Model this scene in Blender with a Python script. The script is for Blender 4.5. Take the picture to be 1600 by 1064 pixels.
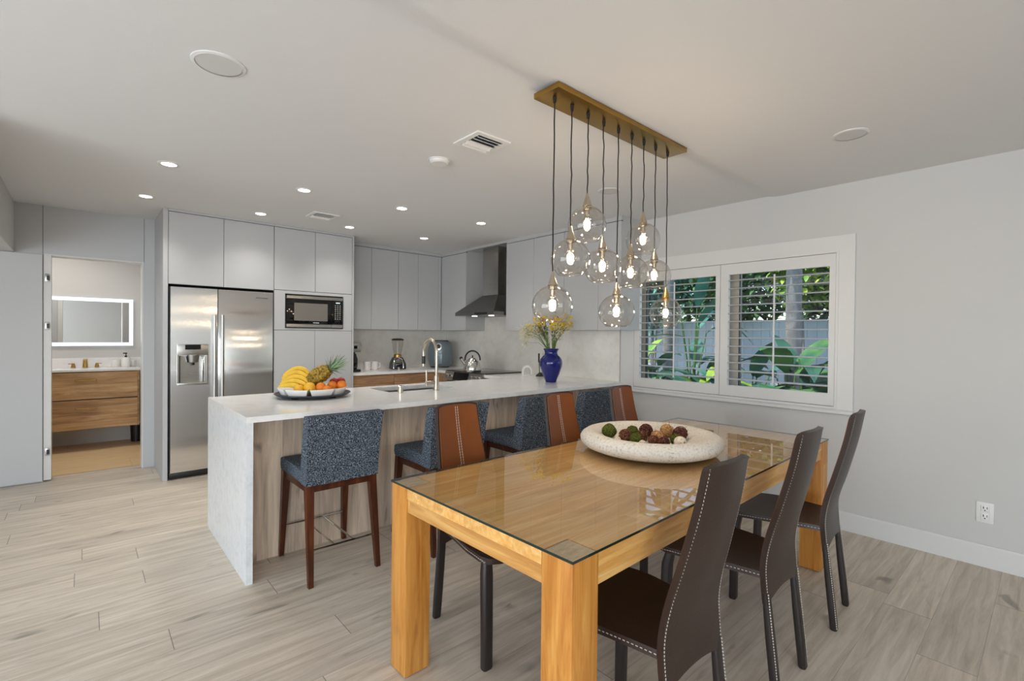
import bpy, bmesh, math, random
from mathutils import Vector, Matrix
random.seed(7)
PI = math.pi
for o in list(bpy.data.objects):
    bpy.data.objects.remove(o)
SC = bpy.context.scene
COL = SC.collection

# ------------------------------------------------------------------ camera
F_PX, YAW, PITCH, ROLL, CAM_H = 755.0, math.radians(48.4), math.radians(-0.585), math.radians(0.59), 1.35
fw = Vector((math.cos(YAW)*math.cos(PITCH), math.sin(YAW)*math.cos(PITCH), math.sin(PITCH)))
rt = Vector((math.sin(YAW), -math.cos(YAW), 0))
up = rt.cross(fw)
cr, sr = math.cos(ROLL), math.sin(ROLL)
rt, up = rt*cr + up*sr, up*cr - rt*sr
cam_data = bpy.data.cameras.new('camera')
cam_data.sensor_width = 36.0
cam_data.lens = 36.0*F_PX/1600.0
cam_data.clip_start = 0.05
cam_data.clip_end = 200
cam = bpy.data.objects.new('camera', cam_data)
COL.objects.link(cam)
cam.matrix_world = Matrix(((rt.x, up.x, -fw.x, 0), (rt.y, up.y, -fw.y, 0), (rt.z, up.z, -fw.z, CAM_H), (0, 0, 0, 1)))
SC.camera = cam

# ------------------------------------------------------------------ view, world, sun, daylight
SC.view_settings.view_transform = 'Standard'
SC.view_settings.look = 'None'
SC.view_settings.gamma = 1.0
SC.view_settings.use_curve_mapping = False
SC.view_settings.exposure = -0.42
SC.cycles.use_denoising = True
SC.cycles.max_bounces = 10
SC.cycles.transparent_max_bounces = 16
SC.cycles.sample_clamp_indirect = 6.0
SC.cycles.caustics_reflective = False
SC.cycles.caustics_refractive = False

world = bpy.data.worlds.new('world')
SC.world = world
world.use_nodes = True
wn = world.node_tree
wn.nodes.clear()
w_out = wn.nodes.new('ShaderNodeOutputWorld')
w_bg = wn.nodes.new('ShaderNodeBackground')
w_sky = wn.nodes.new('ShaderNodeTexSky')
w_sky.sky_type = 'NISHITA'
w_sky.sun_disc = False
w_sky.sun_elevation = math.radians(62)
w_sky.sun_rotation = math.radians(300)
w_bg.inputs['Strength'].default_value = 0.55
wn.links.new(w_sky.outputs[0], w_bg.inputs[0])
wn.links.new(w_bg.outputs[0], w_out.inputs[0])

def add_light(name, kind, loc, aim, energy, color=(1, 1, 1), **kw):
    d = bpy.data.lights.new(name, kind)
    d.energy = energy
    d.color = color
    for k, v in kw.items():
        setattr(d, k, v)
    o = bpy.data.objects.new(name, d)
    COL.objects.link(o)
    o.location = loc
    o.rotation_euler = Vector(aim).to_track_quat('-Z', 'Y').to_euler()
    return o

add_light('sun', 'SUN', (0, 0, 20), (0.38, -0.28, -0.88), 7.0, (1.0, 0.94, 0.85), angle=0.012)
# daylight entering through the glazed doors on the left and the window wall behind the camera
add_light('daylight_left_doors', 'AREA', (-3.74, 0.4, 1.1), (1, 0, 1.0), 205, (0.83, 0.915, 1.0), shape='RECTANGLE', size=5.4, size_y=2.1)
add_light('daylight_front_window', 'AREA', (-1.95, -3.56, 1.25), (0.75, 1, 0.15), 175, (0.88, 0.94, 1.0), shape='RECTANGLE', size=2.8, size_y=2.2)

# ------------------------------------------------------------------ helpers
def hx(h):
    h = h.lstrip('#')
    out = []
    for i in (0, 2, 4):
        c = int(h[i:i+2], 16)/255.0
        out.append(c/12.92 if c <= 0.04045 else ((c+0.055)/1.055)**2.4)
    return (out[0], out[1], out[2], 1.0)

def new_mat(name):
    m = bpy.data.materials.new(name)
    m.use_nodes = True
    nt = m.node_tree
    nt.nodes.clear()
    out = nt.nodes.new('ShaderNodeOutputMaterial')
    return m, nt, out

def node(nt, kind, **kw):
    n = nt.nodes.new(kind)
    for k, v in kw.items():
        if k in n.inputs:
            n.inputs[k].default_value = v
        else:
            setattr(n, k, v)
    return n

def setin(n, **kw):
    for k, v in kw.items():
        n.inputs[k.replace('_', ' ')].default_value = v

def mat(name, color, rough=0.5, metal=0.0, spec=0.5, noise=None, bump=None, emit=None, coat=0.0, aniso=0.0, trans=0.0):
    """principled; noise=(scale, amount, (sx,sy,sz)) varies the tone, bump=(scale, strength, (sx,sy,sz))"""
    m, nt, out = new_mat(name)
    p = nt.nodes.new('ShaderNodeBsdfPrincipled')
    nt.links.new(p.outputs[0], out.inputs[0])
    col = hx(color) if isinstance(color, str) else tuple(color)
    setin(p, Base_Color=col, Roughness=rough, Metallic=metal, Specular_IOR_Level=spec, Coat_Weight=coat, Coat_Roughness=0.1,
          Anisotropic=aniso, Transmission_Weight=trans)
    tc = nt.nodes.new('ShaderNodeTexCoord')
    if noise:
        sc, amt, st = noise
        mp = node(nt, 'ShaderNodeMapping')
        mp.inputs['Scale'].default_value = st
        nz = node(nt, 'ShaderNodeTexNoise', Scale=sc, Detail=4.0, Roughness=0.6)
        nt.links.new(tc.outputs['Object'], mp.inputs[0])
        nt.links.new(mp.outputs[0], nz.inputs['Vector'])
        mr = node(nt, 'ShaderNodeMapRange')
        setin(mr, From_Min=0.25, From_Max=0.75, To_Min=1-amt, To_Max=1+amt)
        nt.links.new(nz.outputs['Fac'], mr.inputs['Value'])
        mx = nt.nodes.new('ShaderNodeVectorMath')
        mx.operation = 'SCALE'
        mx.inputs[0].default_value = col[:3]
        nt.links.new(mr.outputs[0], mx.inputs['Scale'])
        nt.links.new(mx.outputs[0], p.inputs['Base Color'])
    if bump:
        sc, amt, st = bump
        mp = node(nt, 'ShaderNodeMapping')
        mp.inputs['Scale'].default_value = st
        nz = node(nt, 'ShaderNodeTexNoise', Scale=sc, Detail=3.0)
        nt.links.new(tc.outputs['Object'], mp.inputs[0])
        nt.links.new(mp.outputs[0], nz.inputs['Vector'])
        b = node(nt, 'ShaderNodeBump', Strength=amt, Distance=0.01)
        nt.links.new(nz.outputs['Fac'], b.inputs['Height'])
        nt.links.new(b.outputs[0], p.inputs['Normal'])
    if emit:
        setin(p, Emission_Color=hx(emit[0]), Emission_Strength=emit[1])
    return m

def glass_mat(name, tint=(1, 1, 1, 1), gloss=1.0, rough=0.0, power=5.0):
    """thin clear glass: see-through with a reflection that grows towards grazing angles"""
    m, nt, out = new_mat(name)
    tr = node(nt, 'ShaderNodeBsdfTransparent')
    tr.inputs[0].default_value = tint
    gl = node(nt, 'ShaderNodeBsdfGlossy')
    gl.inputs['Roughness'].default_value = rough
    fr = node(nt, 'ShaderNodeLayerWeight')
    fr.inputs['Blend'].default_value = 0.5
    pw = node(nt, 'ShaderNodeMath', operation='POWER')
    pw.inputs[1].default_value = power
    nt.links.new(fr.outputs['Facing'], pw.inputs[0])
    ml = node(nt, 'ShaderNodeMath', operation='MULTIPLY_ADD', use_clamp=True)
    ml.inputs[1].default_value = 0.95
    ml.inputs[2].default_value = 0.042*gloss
    mx = nt.nodes.new('ShaderNodeMixShader')
    nt.links.new(pw.outputs[0], ml.inputs[0])
    nt.links.new(ml.outputs[0], mx.inputs[0])
    nt.links.new(tr.outputs[0], mx.inputs[1])
    nt.links.new(gl.outputs[0], mx.inputs[2])
    nt.links.new(mx.outputs[0], out.inputs[0])
    return m

def plank_mat(name, dark, light, axis='X', width=0.19, length=1.5, rough=0.45, grain=1.0, tone=0.12, gap=0.0022, knots=0.5, gapdark=0.55, third=None, coat=0.0, gscale=1.0, plane='XY', spec=0.4, bleed=0.0):
    """boards with staggered joints; the grain runs along AXIS, the boards are laid side by side along the other axis of PLANE"""
    m, nt, out = new_mat(name)
    L = nt.links.new
    p = nt.nodes.new('ShaderNodeBsdfPrincipled')
    L(p.outputs[0], out.inputs[0])
    setin(p, Roughness=rough, Specular_IOR_Level=spec, Coat_Weight=coat, Coat_Roughness=0.08)
    tc = nt.nodes.new('ShaderNodeTexCoord')
    sp = nt.nodes.new('ShaderNodeSeparateXYZ')
    L(tc.outputs['Object'], sp.inputs[0])
    other = [a for a in plane if a != axis][0]
    rest = [a for a in 'XYZ' if a not in (axis, other)][0]
    def M(op, a, b=None, c=None):
        n = nt.nodes.new('ShaderNodeMath')
        n.operation = op
        for i, v in enumerate((a, b, c)):
            if v is None:
                continue
            if isinstance(v, (int, float)):
                n.inputs[i].default_value = v
            else:
                L(v, n.inputs[i])
        return n.outputs[0]
    u, v, w = sp.outputs[axis], sp.outputs[other], sp.outputs[rest]
    vr = M('DIVIDE', v, width)
    row = M('FLOOR', vr)
    fv = M('SUBTRACT', vr, row)
    wn1 = node(nt, 'ShaderNodeTexWhiteNoise', noise_dimensions='1D')
    L(row, wn1.inputs['W'])
    off = M('MULTIPLY', wn1.outputs['Value'], length)
    ur = M('DIVIDE', M('ADD', u, off), length)
    cell = M('FLOOR', ur)
    fu = M('SUBTRACT', ur, cell)
    cv = nt.nodes.new('ShaderNodeCombineXYZ')
    L(row, cv.inputs[0]); L(cell, cv.inputs[1])
    wn2 = node(nt, 'ShaderNodeTexWhiteNoise', noise_dimensions='3D')
    L(cv.outputs[0], wn2.inputs['Vector'])
    rnd = wn2.outputs['Value']
    # grain coordinates, shifted per board
    gv = nt.nodes.new('ShaderNodeCombineXYZ')
    L(M('ADD', M('MULTIPLY', u, 1.0*gscale), M('MULTIPLY', rnd, 37.0)), gv.inputs[0])
    L(M('ADD', M('MULTIPLY', v, 13.0*gscale), M('MULTIPLY', rnd, 11.0)), gv.inputs[1])
    L(M('MULTIPLY', w, 13.0*gscale), gv.inputs[2])
    n1 = node(nt, 'ShaderNodeTexNoise', Scale=2.2, Detail=7.0, Roughness=0.62, Distortion=0.7)
    L(gv.outputs[0], n1.inputs['Vector'])
    n2 = node(nt, 'ShaderNodeTexNoise', Scale=9.0, Detail=4.0, Roughness=0.7)
    L(gv.outputs[0], n2.inputs['Vector'])
    kv = nt.nodes.new('ShaderNodeCombineXYZ')
    L(M('MULTIPLY', u, 2.2), kv.inputs[0]); L(M('MULTIPLY', v, 6.5), kv.inputs[1]); L(M('MULTIPLY', w, 6.5), kv.inputs[2])
    n3 = node(nt, 'ShaderNodeTexNoise', Scale=1.6, Detail=2.0, Distortion=0.5)
    L(kv.outputs[0], n3.inputs['Vector'])
    mr = node(nt, 'ShaderNodeMapRange')
    setin(mr, From_Min=0.28, From_Max=0.72, To_Min=0.0, To_Max=1.0)
    L(n1.outputs['Fac'], mr.inputs['Value'])
    ramp = nt.nodes.new('ShaderNodeValToRGB')
    ramp.color_ramp.elements[0].color = hx(dark)
    ramp.color_ramp.elements[0].position = 0.5 - 0.5/max(grain, 0.01)
    ramp.color_ramp.elements[1].color = hx(light)
    ramp.color_ramp.elements[1].position = min(1.0, 0.5 + 0.5/max(grain, 0.01))
    if third:
        e = ramp.color_ramp.elements.new(0.5)
        e.color = hx(third)
    L(mr.outputs[0], ramp.inputs[0])
    fine = M('ADD', M('MULTIPLY', M('SUBTRACT', n2.outputs['Fac'], 0.5), 0.28*min(grain, 1.5)), 1.0)
    per = M('ADD', M('MULTIPLY', M('SUBTRACT', rnd, 0.5), 2*tone), 1.0)
    kr = node(nt, 'ShaderNodeMapRange')
    setin(kr, From_Min=0.66, From_Max=0.76, To_Min=1.0, To_Max=1.0-knots)
    L(n3.outputs['Fac'], kr.inputs['Value'])
    g1 = M('LESS_THAN', M('MINIMUM', fv, M('SUBTRACT', 1.0, fv)), gap/width*0.5)
    g2 = M('LESS_THAN', M('MINIMUM', fu, M('SUBTRACT', 1.0, fu)), gap/length*0.8)
    g = M('MAXIMUM', M('MULTIPLY', g1, 0.55), g2)
    gm = M('SUBTRACT', 1.0, M('MULTIPLY', g, gapdark))
    tot = M('MULTIPLY', M('MULTIPLY', fine, per), M('MULTIPLY', kr.outputs[0], gm))
    vm = nt.nodes.new('ShaderNodeVectorMath')
    vm.operation = 'SCALE'
    L(ramp.outputs[0], vm.inputs[0]); L(tot, vm.inputs['Scale'])
    L(vm.outputs[0], p.inputs['Base Color'])
    b = node(nt, 'ShaderNodeBump', Strength=0.12, Distance=0.004)
    L(M('MULTIPLY', n2.outputs['Fac'], gm), b.inputs['Height'])
    L(b.outputs[0], p.inputs['Normal'])
    return m

def speck_mat(name, cols, scale, rough=0.8, bump=0.3, spec=0.3, detail=2.0, pos=None):
    m, nt, out = new_mat(name)
    p = nt.nodes.new('ShaderNodeBsdfPrincipled')
    nt.links.new(p.outputs[0], out.inputs[0])
    setin(p, Roughness=rough, Specular_IOR_Level=spec)
    tc = nt.nodes.new('ShaderNodeTexCoord')
    nz = node(nt, 'ShaderNodeTexNoise', Scale=scale, Detail=detail, Roughness=0.7)
    nt.links.new(tc.outputs['Object'], nz.inputs['Vector'])
    r = nt.nodes.new('ShaderNodeValToRGB')
    n = len(cols)
    pos = pos or [0.32 + 0.36*i/(n-1) for i in range(n)]
    while len(r.color_ramp.elements) < n:
        r.color_ramp.elements.new(0.5)
    for i, c in enumerate(cols):
        r.color_ramp.elements[i].position = pos[i]
        r.color_ramp.elements[i].color = hx(c)
    nt.links.new(nz.outputs['Fac'], r.inputs[0])
    nt.links.new(r.outputs[0], p.inputs['Base Color'])
    b = node(nt, 'ShaderNodeBump', Strength=bump, Distance=0.003)
    nt.links.new(nz.outputs['Fac'], b.inputs['Height'])
    nt.links.new(b.outputs[0], p.inputs['Normal'])
    return m

def emit_mat(name, color, strength):
    m, nt, out = new_mat(name)
    e = node(nt, 'ShaderNodeEmission')
    e.inputs[0].default_value = hx(color)
    e.inputs[1].default_value = strength
    nt.links.new(e.outputs[0], out.inputs[0])
    return m

# -- mesh helpers
def BM():
    return bmesh.new()

def box(bm, x0, y0, z0, x1, y1, z1, bev=0.0, seg=2, mtx=None):
    r = bmesh.ops.create_cube(bm, size=1.0)
    vs = r['verts']
    for v in vs:
        v.co = Vector((x0 + (v.co.x+0.5)*(x1-x0), y0 + (v.co.y+0.5)*(y1-y0), z0 + (v.co.z+0.5)*(z1-z0)))
    if bev > 0:
        es = list({e for v in vs for e in v.link_edges})
        r = bmesh.ops.bevel(bm, geom=es, offset=bev, segments=seg, affect='EDGES', profile=0.6)
        vs = list({v for f in r['faces'] for v in f.verts} | {v for v in vs if v.is_valid})
    if mtx is not None:
        for v in vs:
            v.co = mtx @ v.co
    return bm

def lathe(bm, prof, seg=32, mtx=None, cap0=False, cap1=False):
    rings = []
    for r, z in prof:
        if r < 1e-6:
            v = Vector((0, 0, z))
            rings.append([bm.verts.new(mtx @ v if mtx else v)])
        else:
            ring = []
            for i in range(seg):
                a = 2*PI*i/seg
                v = Vector((r*math.cos(a), r*math.sin(a), z))
                ring.append(bm.verts.new(mtx @ v if mtx else v))
            rings.append(ring)
    for a, b in zip(rings[:-1], rings[1:]):
        if len(a) == 1 and len(b) == 1:
            continue
        for i in range(seg):
            j = (i+1) % seg
            if len(a) == 1:
                bm.faces.new((a[0], b[j], b[i]))
            elif len(b) == 1:
                bm.faces.new((a[i], a[j], b[0]))
            else:
                bm.faces.new((a[i], a[j], b[j], b[i]))
    if cap0 and len(rings[0]) > 1:
        bm.faces.new(list(reversed(rings[0])))
    if cap1 and len(rings[-1]) > 1:
        bm.faces.new(rings[-1])
    return bm

def cyl(bm, c, r, h, seg=24, r2=None, axis='Z', bev=0.0):
    """axis cylinder from c along +axis by h"""
    r2 = r if r2 is None else r2
    m = Matrix.Translation(Vector(c))
    if axis == 'X':
        m = m @ Matrix.Rotation(PI/2, 4, 'Y')
    elif axis == 'Y':
        m = m @ Matrix.Rotation(-PI/2, 4, 'X')
    if bev > 0:
        prof = [(0, 0), (r-bev, 0), (r, bev), (r2, h-bev), (r2-bev, h), (0, h)]
    else:
        prof = [(0, 0), (r, 0), (r2, h), (0, h)]
    return lathe(bm, prof, seg, m)

def tube(bm, pts, r, seg=8, cap=True, flat=None):
    """round tube along pts; r a number or one per point; flat=(sx,sy) squashes the section"""
    pts = [Vector(p) for p in pts]
    n = len(pts)
    rs = r if isinstance(r, (list, tuple)) else [r]*n
    rings = []
    ref = None
    for i, p in enumerate(pts):
        t = (pts[min(i+1, n-1)] - pts[max(i-1, 0)]).normalized()
        if ref is None:
            ref = Vector((0, 0, 1)) if abs(t.z) < 0.9 else Vector((1, 0, 0))
        s = t.cross(ref)
        if s.length < 1e-6:
            s = t.orthogonal()
        s.normalize()
        q = s.cross(t).normalized()
        ref = q
        ring = []
        for k in range(seg):
            a = 2*PI*k/seg
            fx, fy = flat if flat else (1, 1)
            ring.append(bm.verts.new(p + s*(rs[i]*fx*math.cos(a)) + q*(rs[i]*fy*math.sin(a))))
        rings.append(ring)
    for a, b in zip(rings[:-1], rings[1:]):
        for k in range(seg):
            j = (k+1) % seg
            bm.faces.new((a[k], a[j], b[j], b[k]))
    if cap:
        bm.faces.new(list(reversed(rings[0])))
        bm.faces.new(rings[-1])
    return bm

def prism(bm, poly, h0, h1, plane='XY', mtx=None):
    def P(a, b, h):
        v = {'XY': Vector((a, b, h)), 'XZ': Vector((a, h, b)), 'YZ': Vector((h, a, b))}[plane]
        return mtx @ v if mtx else v
    lo = [bm.verts.new(P(a, b, h0)) for a, b in poly]
    hi = [bm.verts.new(P(a, b, h1)) for a, b in poly]
    n = len(poly)
    for i in range(n):
        j = (i+1) % n
        bm.faces.new((lo[i], lo[j], hi[j], hi[i]))
    bm.faces.new(list(reversed(lo)))
    bm.faces.new(hi)
    return bm

def ball(bm, c, r, sub=2, sc=(1, 1, 1), jit=0.0):
    q = bmesh.ops.create_icosphere(bm, subdivisions=sub, radius=1.0)
    for v in q['verts']:
        k = 1 + (random.uniform(-jit, jit) if jit else 0)
        v.co = Vector((c[0] + v.co.x*r*sc[0]*k, c[1] + v.co.y*r*sc[1]*k, c[2] + v.co.z*r*sc[2]*k))
    return bm

def sheet(bm, grid, thick, closed=False):
    """thick sheet from a grid of points; thick along the local normal"""
    ny, nx = len(grid), len(grid[0])
    nrm = [[None]*nx for _ in range(ny)]
    for j in range(ny):
        for i in range(nx):
            du = grid[j][min(i+1, nx-1)] - grid[j][max(i-1, 0)]
            dv = grid[min(j+1, ny-1)][i] - grid[max(j-1, 0)][i]
            nrm[j][i] = du.cross(dv).normalized()
    top = [[bm.verts.new(grid[j][i] + nrm[j][i]*thick/2) for i in range(nx)] for j in range(ny)]
    bot = [[bm.verts.new(grid[j][i] - nrm[j][i]*thick/2) for i in range(nx)] for j in range(ny)]
    for j in range(ny-1):
        for i in range(nx-1):
            bm.faces.new((top[j][i], top[j][i+1], top[j+1][i+1], top[j+1][i]))
            bm.faces.new((bot[j][i], bot[j+1][i], bot[j+1][i+1], bot[j][i+1]))
    for i in range(nx-1):
        bm.faces.new((top[0][i], bot[0][i], bot[0][i+1], top[0][i+1]))
        bm.faces.new((top[-1][i], top[-1][i+1], bot[-1][i+1], bot[-1][i]))
    for j in range(ny-1):
        bm.faces.new((top[j][0], top[j+1][0], bot[j+1][0], bot[j][0]))
        bm.faces.new((top[j][-1], bot[j][-1], bot[j+1][-1], top[j+1][-1]))
    return bm

def obj(name, bm, material, parent=None, smooth=0.55, loc=None):
    bmesh.ops.recalc_face_normals(bm, faces=bm.faces[:])
    me = bpy.data.meshes.new(name)
    bm.to_mesh(me)
    bm.free()
    if smooth:
        me.shade_smooth()
        me.set_sharp_from_angle(angle=smooth)
    for m in (material if isinstance(material, (list, tuple)) else [material]):
        me.materials.append(m)
    o = bpy.data.objects.new(name, me)
    COL.objects.link(o)
    if parent is not None:
        o.parent = parent
    if loc is not None:
        o.location = loc
    return o

def thing(name, label, cat, loc=(0, 0, 0), rotz=0.0, group=None):
    o = bpy.data.objects.new(name, None)
    COL.objects.link(o)
    o.empty_display_size = 0.1
    o.location = loc
    o.rotation_euler = (0, 0, rotz)
    o['label'] = label
    o['category'] = cat
    if group:
        o['group'] = group
    return o

def tag(o, label, cat, group=None, kind=None):
    o['label'] = label
    o['category'] = cat
    if group:
        o['group'] = group
    if kind:
        o['kind'] = kind
    return o

def struct(name, bm, m, label, cat, parent=None, smooth=0.55):
    o = obj(name, bm, m, parent, smooth)
    if parent is None:
        tag(o, label, cat, kind='structure')
    return o

def kids(o):
    return [c for c in bpy.data.objects if c.parent == o]

def dup(root, loc, rotz, label, group=None, scale=None):
    r = root.copy()
    COL.objects.link(r)
    r.location = loc
    r.rotation_euler = (0, 0, rotz)
    if scale:
        r.scale = scale
    r['label'] = label
    if group:
        r['group'] = group
    for ch in kids(root):
        c = ch.copy()
        COL.objects.link(c)
        c.parent = r
        for g in kids(ch):
            d = g.copy()
            COL.objects.link(d)
            d.parent = c
    return r

# ------------------------------------------------------------------ materials
M_WALL = mat('wall_paint', '#cfcecc', 0.85, spec=0.2, bump=(180, 0.03, (1, 1, 1)))
M_WALLSHADE = mat('shaded_wall_paint', '#c9cacb', 0.8, spec=0.25, bump=(180, 0.03, (1, 1, 1)))  # same paint as the other walls, with shade put into its colour
M_CEIL = mat('ceiling_paint', '#e2e2e2', 0.9, spec=0.1, bump=(120, 0.04, (1, 1, 1)))
M_TRIM = mat('white_trim_paint', '#dddcda', 0.4, spec=0.4)
M_FLOOR = plank_mat('greige_plank_floor', '#b7a997', '#e3d7c7', 'X', 0.19, 1.45, rough=0.42, grain=0.75, tone=0.09, knots=0.45, gapdark=0.6, third='#d1c4b2')
M_BATHFLOOR = plank_mat('warm_bath_tile', '#d9b482', '#f0d5aa', 'X', 0.6, 1.2, rough=0.4, grain=0.5, tone=0.06, knots=0.0, gapdark=0.3)
M_CAB = mat('grey_satin_cabinet', '#bcbdbe', 0.42, spec=0.4)
M_CABSIDE = mat('grey_cabinet_carcass', '#bdbebe', 0.45, spec=0.4)
M_SHADOWGAP = mat('cabinet_shadow_gap', '#4a4a49', 0.8)
M_PENWOOD = plank_mat('weathered_oak_panel', '#a89585', '#efdac2', 'Z', 0.24, 3.0, rough=0.5, grain=0.9, tone=0.18, knots=0.55, gapdark=0.5, third='#d2bda7', plane='XZ', gscale=0.6)
M_BASEWOOD = plank_mat('oak_base_cabinet', '#7a5c43', '#c09a74', 'X', 0.7, 3.0, rough=0.5, grain=1.0, tone=0.1, knots=0.4, third='#9f7b5a', plane='XZ')
M_VANWOOD = plank_mat('vanity_oak', '#8a6644', '#dcb98c', 'X', 0.9, 3.0, rough=0.5, grain=0.8, tone=0.06, knots=0.55, third='#bb9366', gscale=0.7, plane='XZ')
M_QUARTZ = speck_mat('white_quartz', ['#e9e8e6', '#f1f0ee', '#f3f2f1'], 14, rough=0.14, bump=0.0, spec=0.5, detail=6)
M_QUARTZV = speck_mat('waterfall_quartz', ['#d8dbdc', '#e5e7e8', '#eaecec'], 22, rough=0.25, bump=0.0, spec=0.5, detail=6)
M_BACKSPLASH = speck_mat('marbled_backsplash', ['#e3ddd4', '#ece8e1', '#f0ede8'], 7, rough=0.22, bump=0.0, spec=0.5, detail=7)
def steel(name, col, rough, wave=0.0, stretch=(1, 1, 60), brushed=0.0):
    m, nt, out = new_mat(name)
    p = nt.nodes.new('ShaderNodeBsdfPrincipled')
    nt.links.new(p.outputs[0], out.inputs[0])
    setin(p, Base_Color=hx(col), Metallic=1.0, Roughness=rough)
    tc = nt.nodes.new('ShaderNodeTexCoord')
    mp = node(nt, 'ShaderNodeMapping')
    mp.inputs['Scale'].default_value = stretch
    nz = node(nt, 'ShaderNodeTexNoise', Scale=12.0, Detail=3.0)
    nt.links.new(tc.outputs['Object'], mp.inputs[0])
    nt.links.new(mp.outputs[0], nz.inputs['Vector'])
    mr = node(nt, 'ShaderNodeMapRange')
    setin(mr, To_Min=rough-0.02, To_Max=rough+0.02)
    nt.links.new(nz.outputs['Fac'], mr.inputs['Value'])
    nt.links.new(mr.outputs[0], p.inputs['Roughness'])
    if brushed:
        tg = node(nt, 'ShaderNodeTangent', direction_type='RADIAL', axis='Z')
        nt.links.new(tg.outputs[0], p.inputs['Tangent'])
        setin(p, Anisotropic=brushed)
    if wave:
        n2 = node(nt, 'ShaderNodeTexNoise', Scale=2.6, Detail=0.0)
        nt.links.new(tc.outputs['Object'], n2.inputs['Vector'])
        b = node(nt, 'ShaderNodeBump', Strength=wave, Distance=0.02)
        nt.links.new(n2.outputs['Fac'], b.inputs['Height'])
        nt.links.new(b.outputs[0], p.inputs['Normal'])
    return m
M_FRIDGE = steel('fridge_stainless', '#dcdbd9', 0.165, wave=0.07, stretch=(60, 60, 1), brushed=1.0)
M_STEEL = steel('brushed_stainless', '#b5b3af', 0.28)
M_DSTEEL = steel('dark_stainless', '#7f7d7a', 0.3)
M_CHROME = mat('chrome', '#d9d9d7', 0.08, metal=1.0)
M_NICKEL = mat('brushed_nickel', '#c2b6a4', 0.25, metal=1.0)
M_BRASS = mat('brushed_brass', '#b08a48', 0.28, metal=1.0, noise=(30, 0.08, (1, 30, 1)))
M_GOLD = mat('soft_brass', '#c6a262', 0.3, metal=1.0)
M_BLACK = mat('black_plastic', '#141414', 0.35)
M_BLACKGLOSS = mat('black_gloss', '#0a0a0b', 0.06, spec=0.6)
M_DARKGREY = mat('dark_grey_plastic', '#33363a', 0.4)
M_WHITE = mat('white_ceramic', '#eeece8', 0.18, spec=0.5)
M_WHITEP = mat('white_plastic', '#e7e6e4', 0.4)
M_CORD = mat('black_cord', '#17130f', 0.7)
M_HONEY = plank_mat('honey_oak', '#d39146', '#f8d090', 'X', 0.12, 2.6, rough=0.35, grain=0.7, tone=0.09, knots=0.2, gapdark=0.12, gap=0.001, third='#e6ae62')
M_HONEYV = plank_mat('honey_oak_leg', '#a9641f', '#dfa556', 'Z', 0.3, 3.0, rough=0.4, grain=0.8, tone=0.05, knots=0.2, gapdark=0.1, gap=0.0005, third='#c9873c', plane='XZ')
M_HONEYY = plank_mat('honey_oak_end', '#b4793a', '#dfae68', 'Y', 0.3, 3.0, rough=0.4, grain=0.8, tone=0.05, knots=0.1, gapdark=0.1, gap=0.0005, third='#cb9350', plane='YZ')
M_ENDGRAIN = mat('oak_end_grain', '#c2a680', 0.5, noise=(26, 0.35, (1, 3, 1)))
M_TABLEGLASS = glass_mat('table_glass', (0.96, 0.985, 0.97, 1), 2.4)
M_GLASSEDGE = mat('glass_edge_green', '#0f2a24', 0.1, spec=0.6)
M_GLOBE = glass_mat('clear_globe_glass', (0.93, 0.91, 0.88, 1), 1.9, power=2.8)
M_PANE = glass_mat('window_glass', (0.93, 0.97, 0.96, 1), 1.0)
M_BULB = emit_mat('glowing_filament', '#ffe9cb', 270.0)
M_BULBTIP = emit_mat('glowing_filament_stem', '#ffc57a', 18.0)
M_LEATHER = mat('dark_brown_leather', '#33241e', 0.36, spec=0.45, bump=(220, 0.10, (1, 1, 1)), noise=(5, 0.12, (1, 1, 1)))
M_LEATHERLEG = mat('dark_leather_legs', '#2b2422', 0.40, spec=0.45, bump=(220, 0.08, (1, 1, 1)))
M_COGNAC = mat('cognac_leather', '#743f18', 0.40, spec=0.35, bump=(200, 0.10, (1, 1, 1)), noise=(4, 0.15, (1, 1, 1)))
M_STITCH = mat('pale_stitching', '#c9bfb2', 0.8)
M_TWEED = speck_mat('blue_grey_tweed', ['#121519', '#39414b', '#626c78', '#b2b7bd'], 185, rough=0.95, bump=0.5, spec=0.1, pos=[0.34, 0.46, 0.56, 0.69])
M_WALNUT = plank_mat('walnut_stain', '#2e1509', '#6b381b', 'Z', 0.3, 3.0, rough=0.35, grain=0.9, tone=0.05, knots=0.1, gap=0.0002, gapdark=0.0, third='#4b2412', plane='XZ')
M_STONE = speck_mat('pale_stone', ['#a59c90', '#d9d1c5', '#e0d9ce', '#e8e2d8'], 90, rough=0.8, bump=0.2, spec=0.2, detail=5, pos=[0.33, 0.43, 0.55, 0.7])
M_COBALT = mat('cobalt_glass', '#030d66', 0.05, spec=0.5, coat=0.3)
M_GREENST = mat('flower_stem_green', '#5f7430', 0.6)
M_GREENLF = mat('flower_leaf_green', '#3c5424', 0.6)
M_YELLOWF = mat('yellow_blossom', '#dcbb2c', 0.7)
M_WHITEF = mat('cream_blossom', '#d8cfae', 0.8)
M_BROWNF = mat('dry_brown_blossom', '#6b4a2b', 0.8)
M_LAMP = emit_mat('downlight_glow', '#fff3e2', 22.0)
M_HOODLAMP = emit_mat('hood_lamp_glow', '#fff2dc', 12.0)
M_MIRRORLED = emit_mat('mirror_led', '#f4f8ff', 2.0)
M_MIRROR = mat('mirror_silver', '#e6e8e8', 0.02, metal=1.0)

# ------------------------------------------------------------------ room shell
XR, YB, ZC = 4.03, 6.0, 2.45      # right wall, back wall, near ceiling
ZK = 2.465                        # kitchen ceiling
XL, YF = -3.6, -3.4               # glazed left wall and front wall behind the camera
YKB = 5.98                        # back wall of the kitchen niche

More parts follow.
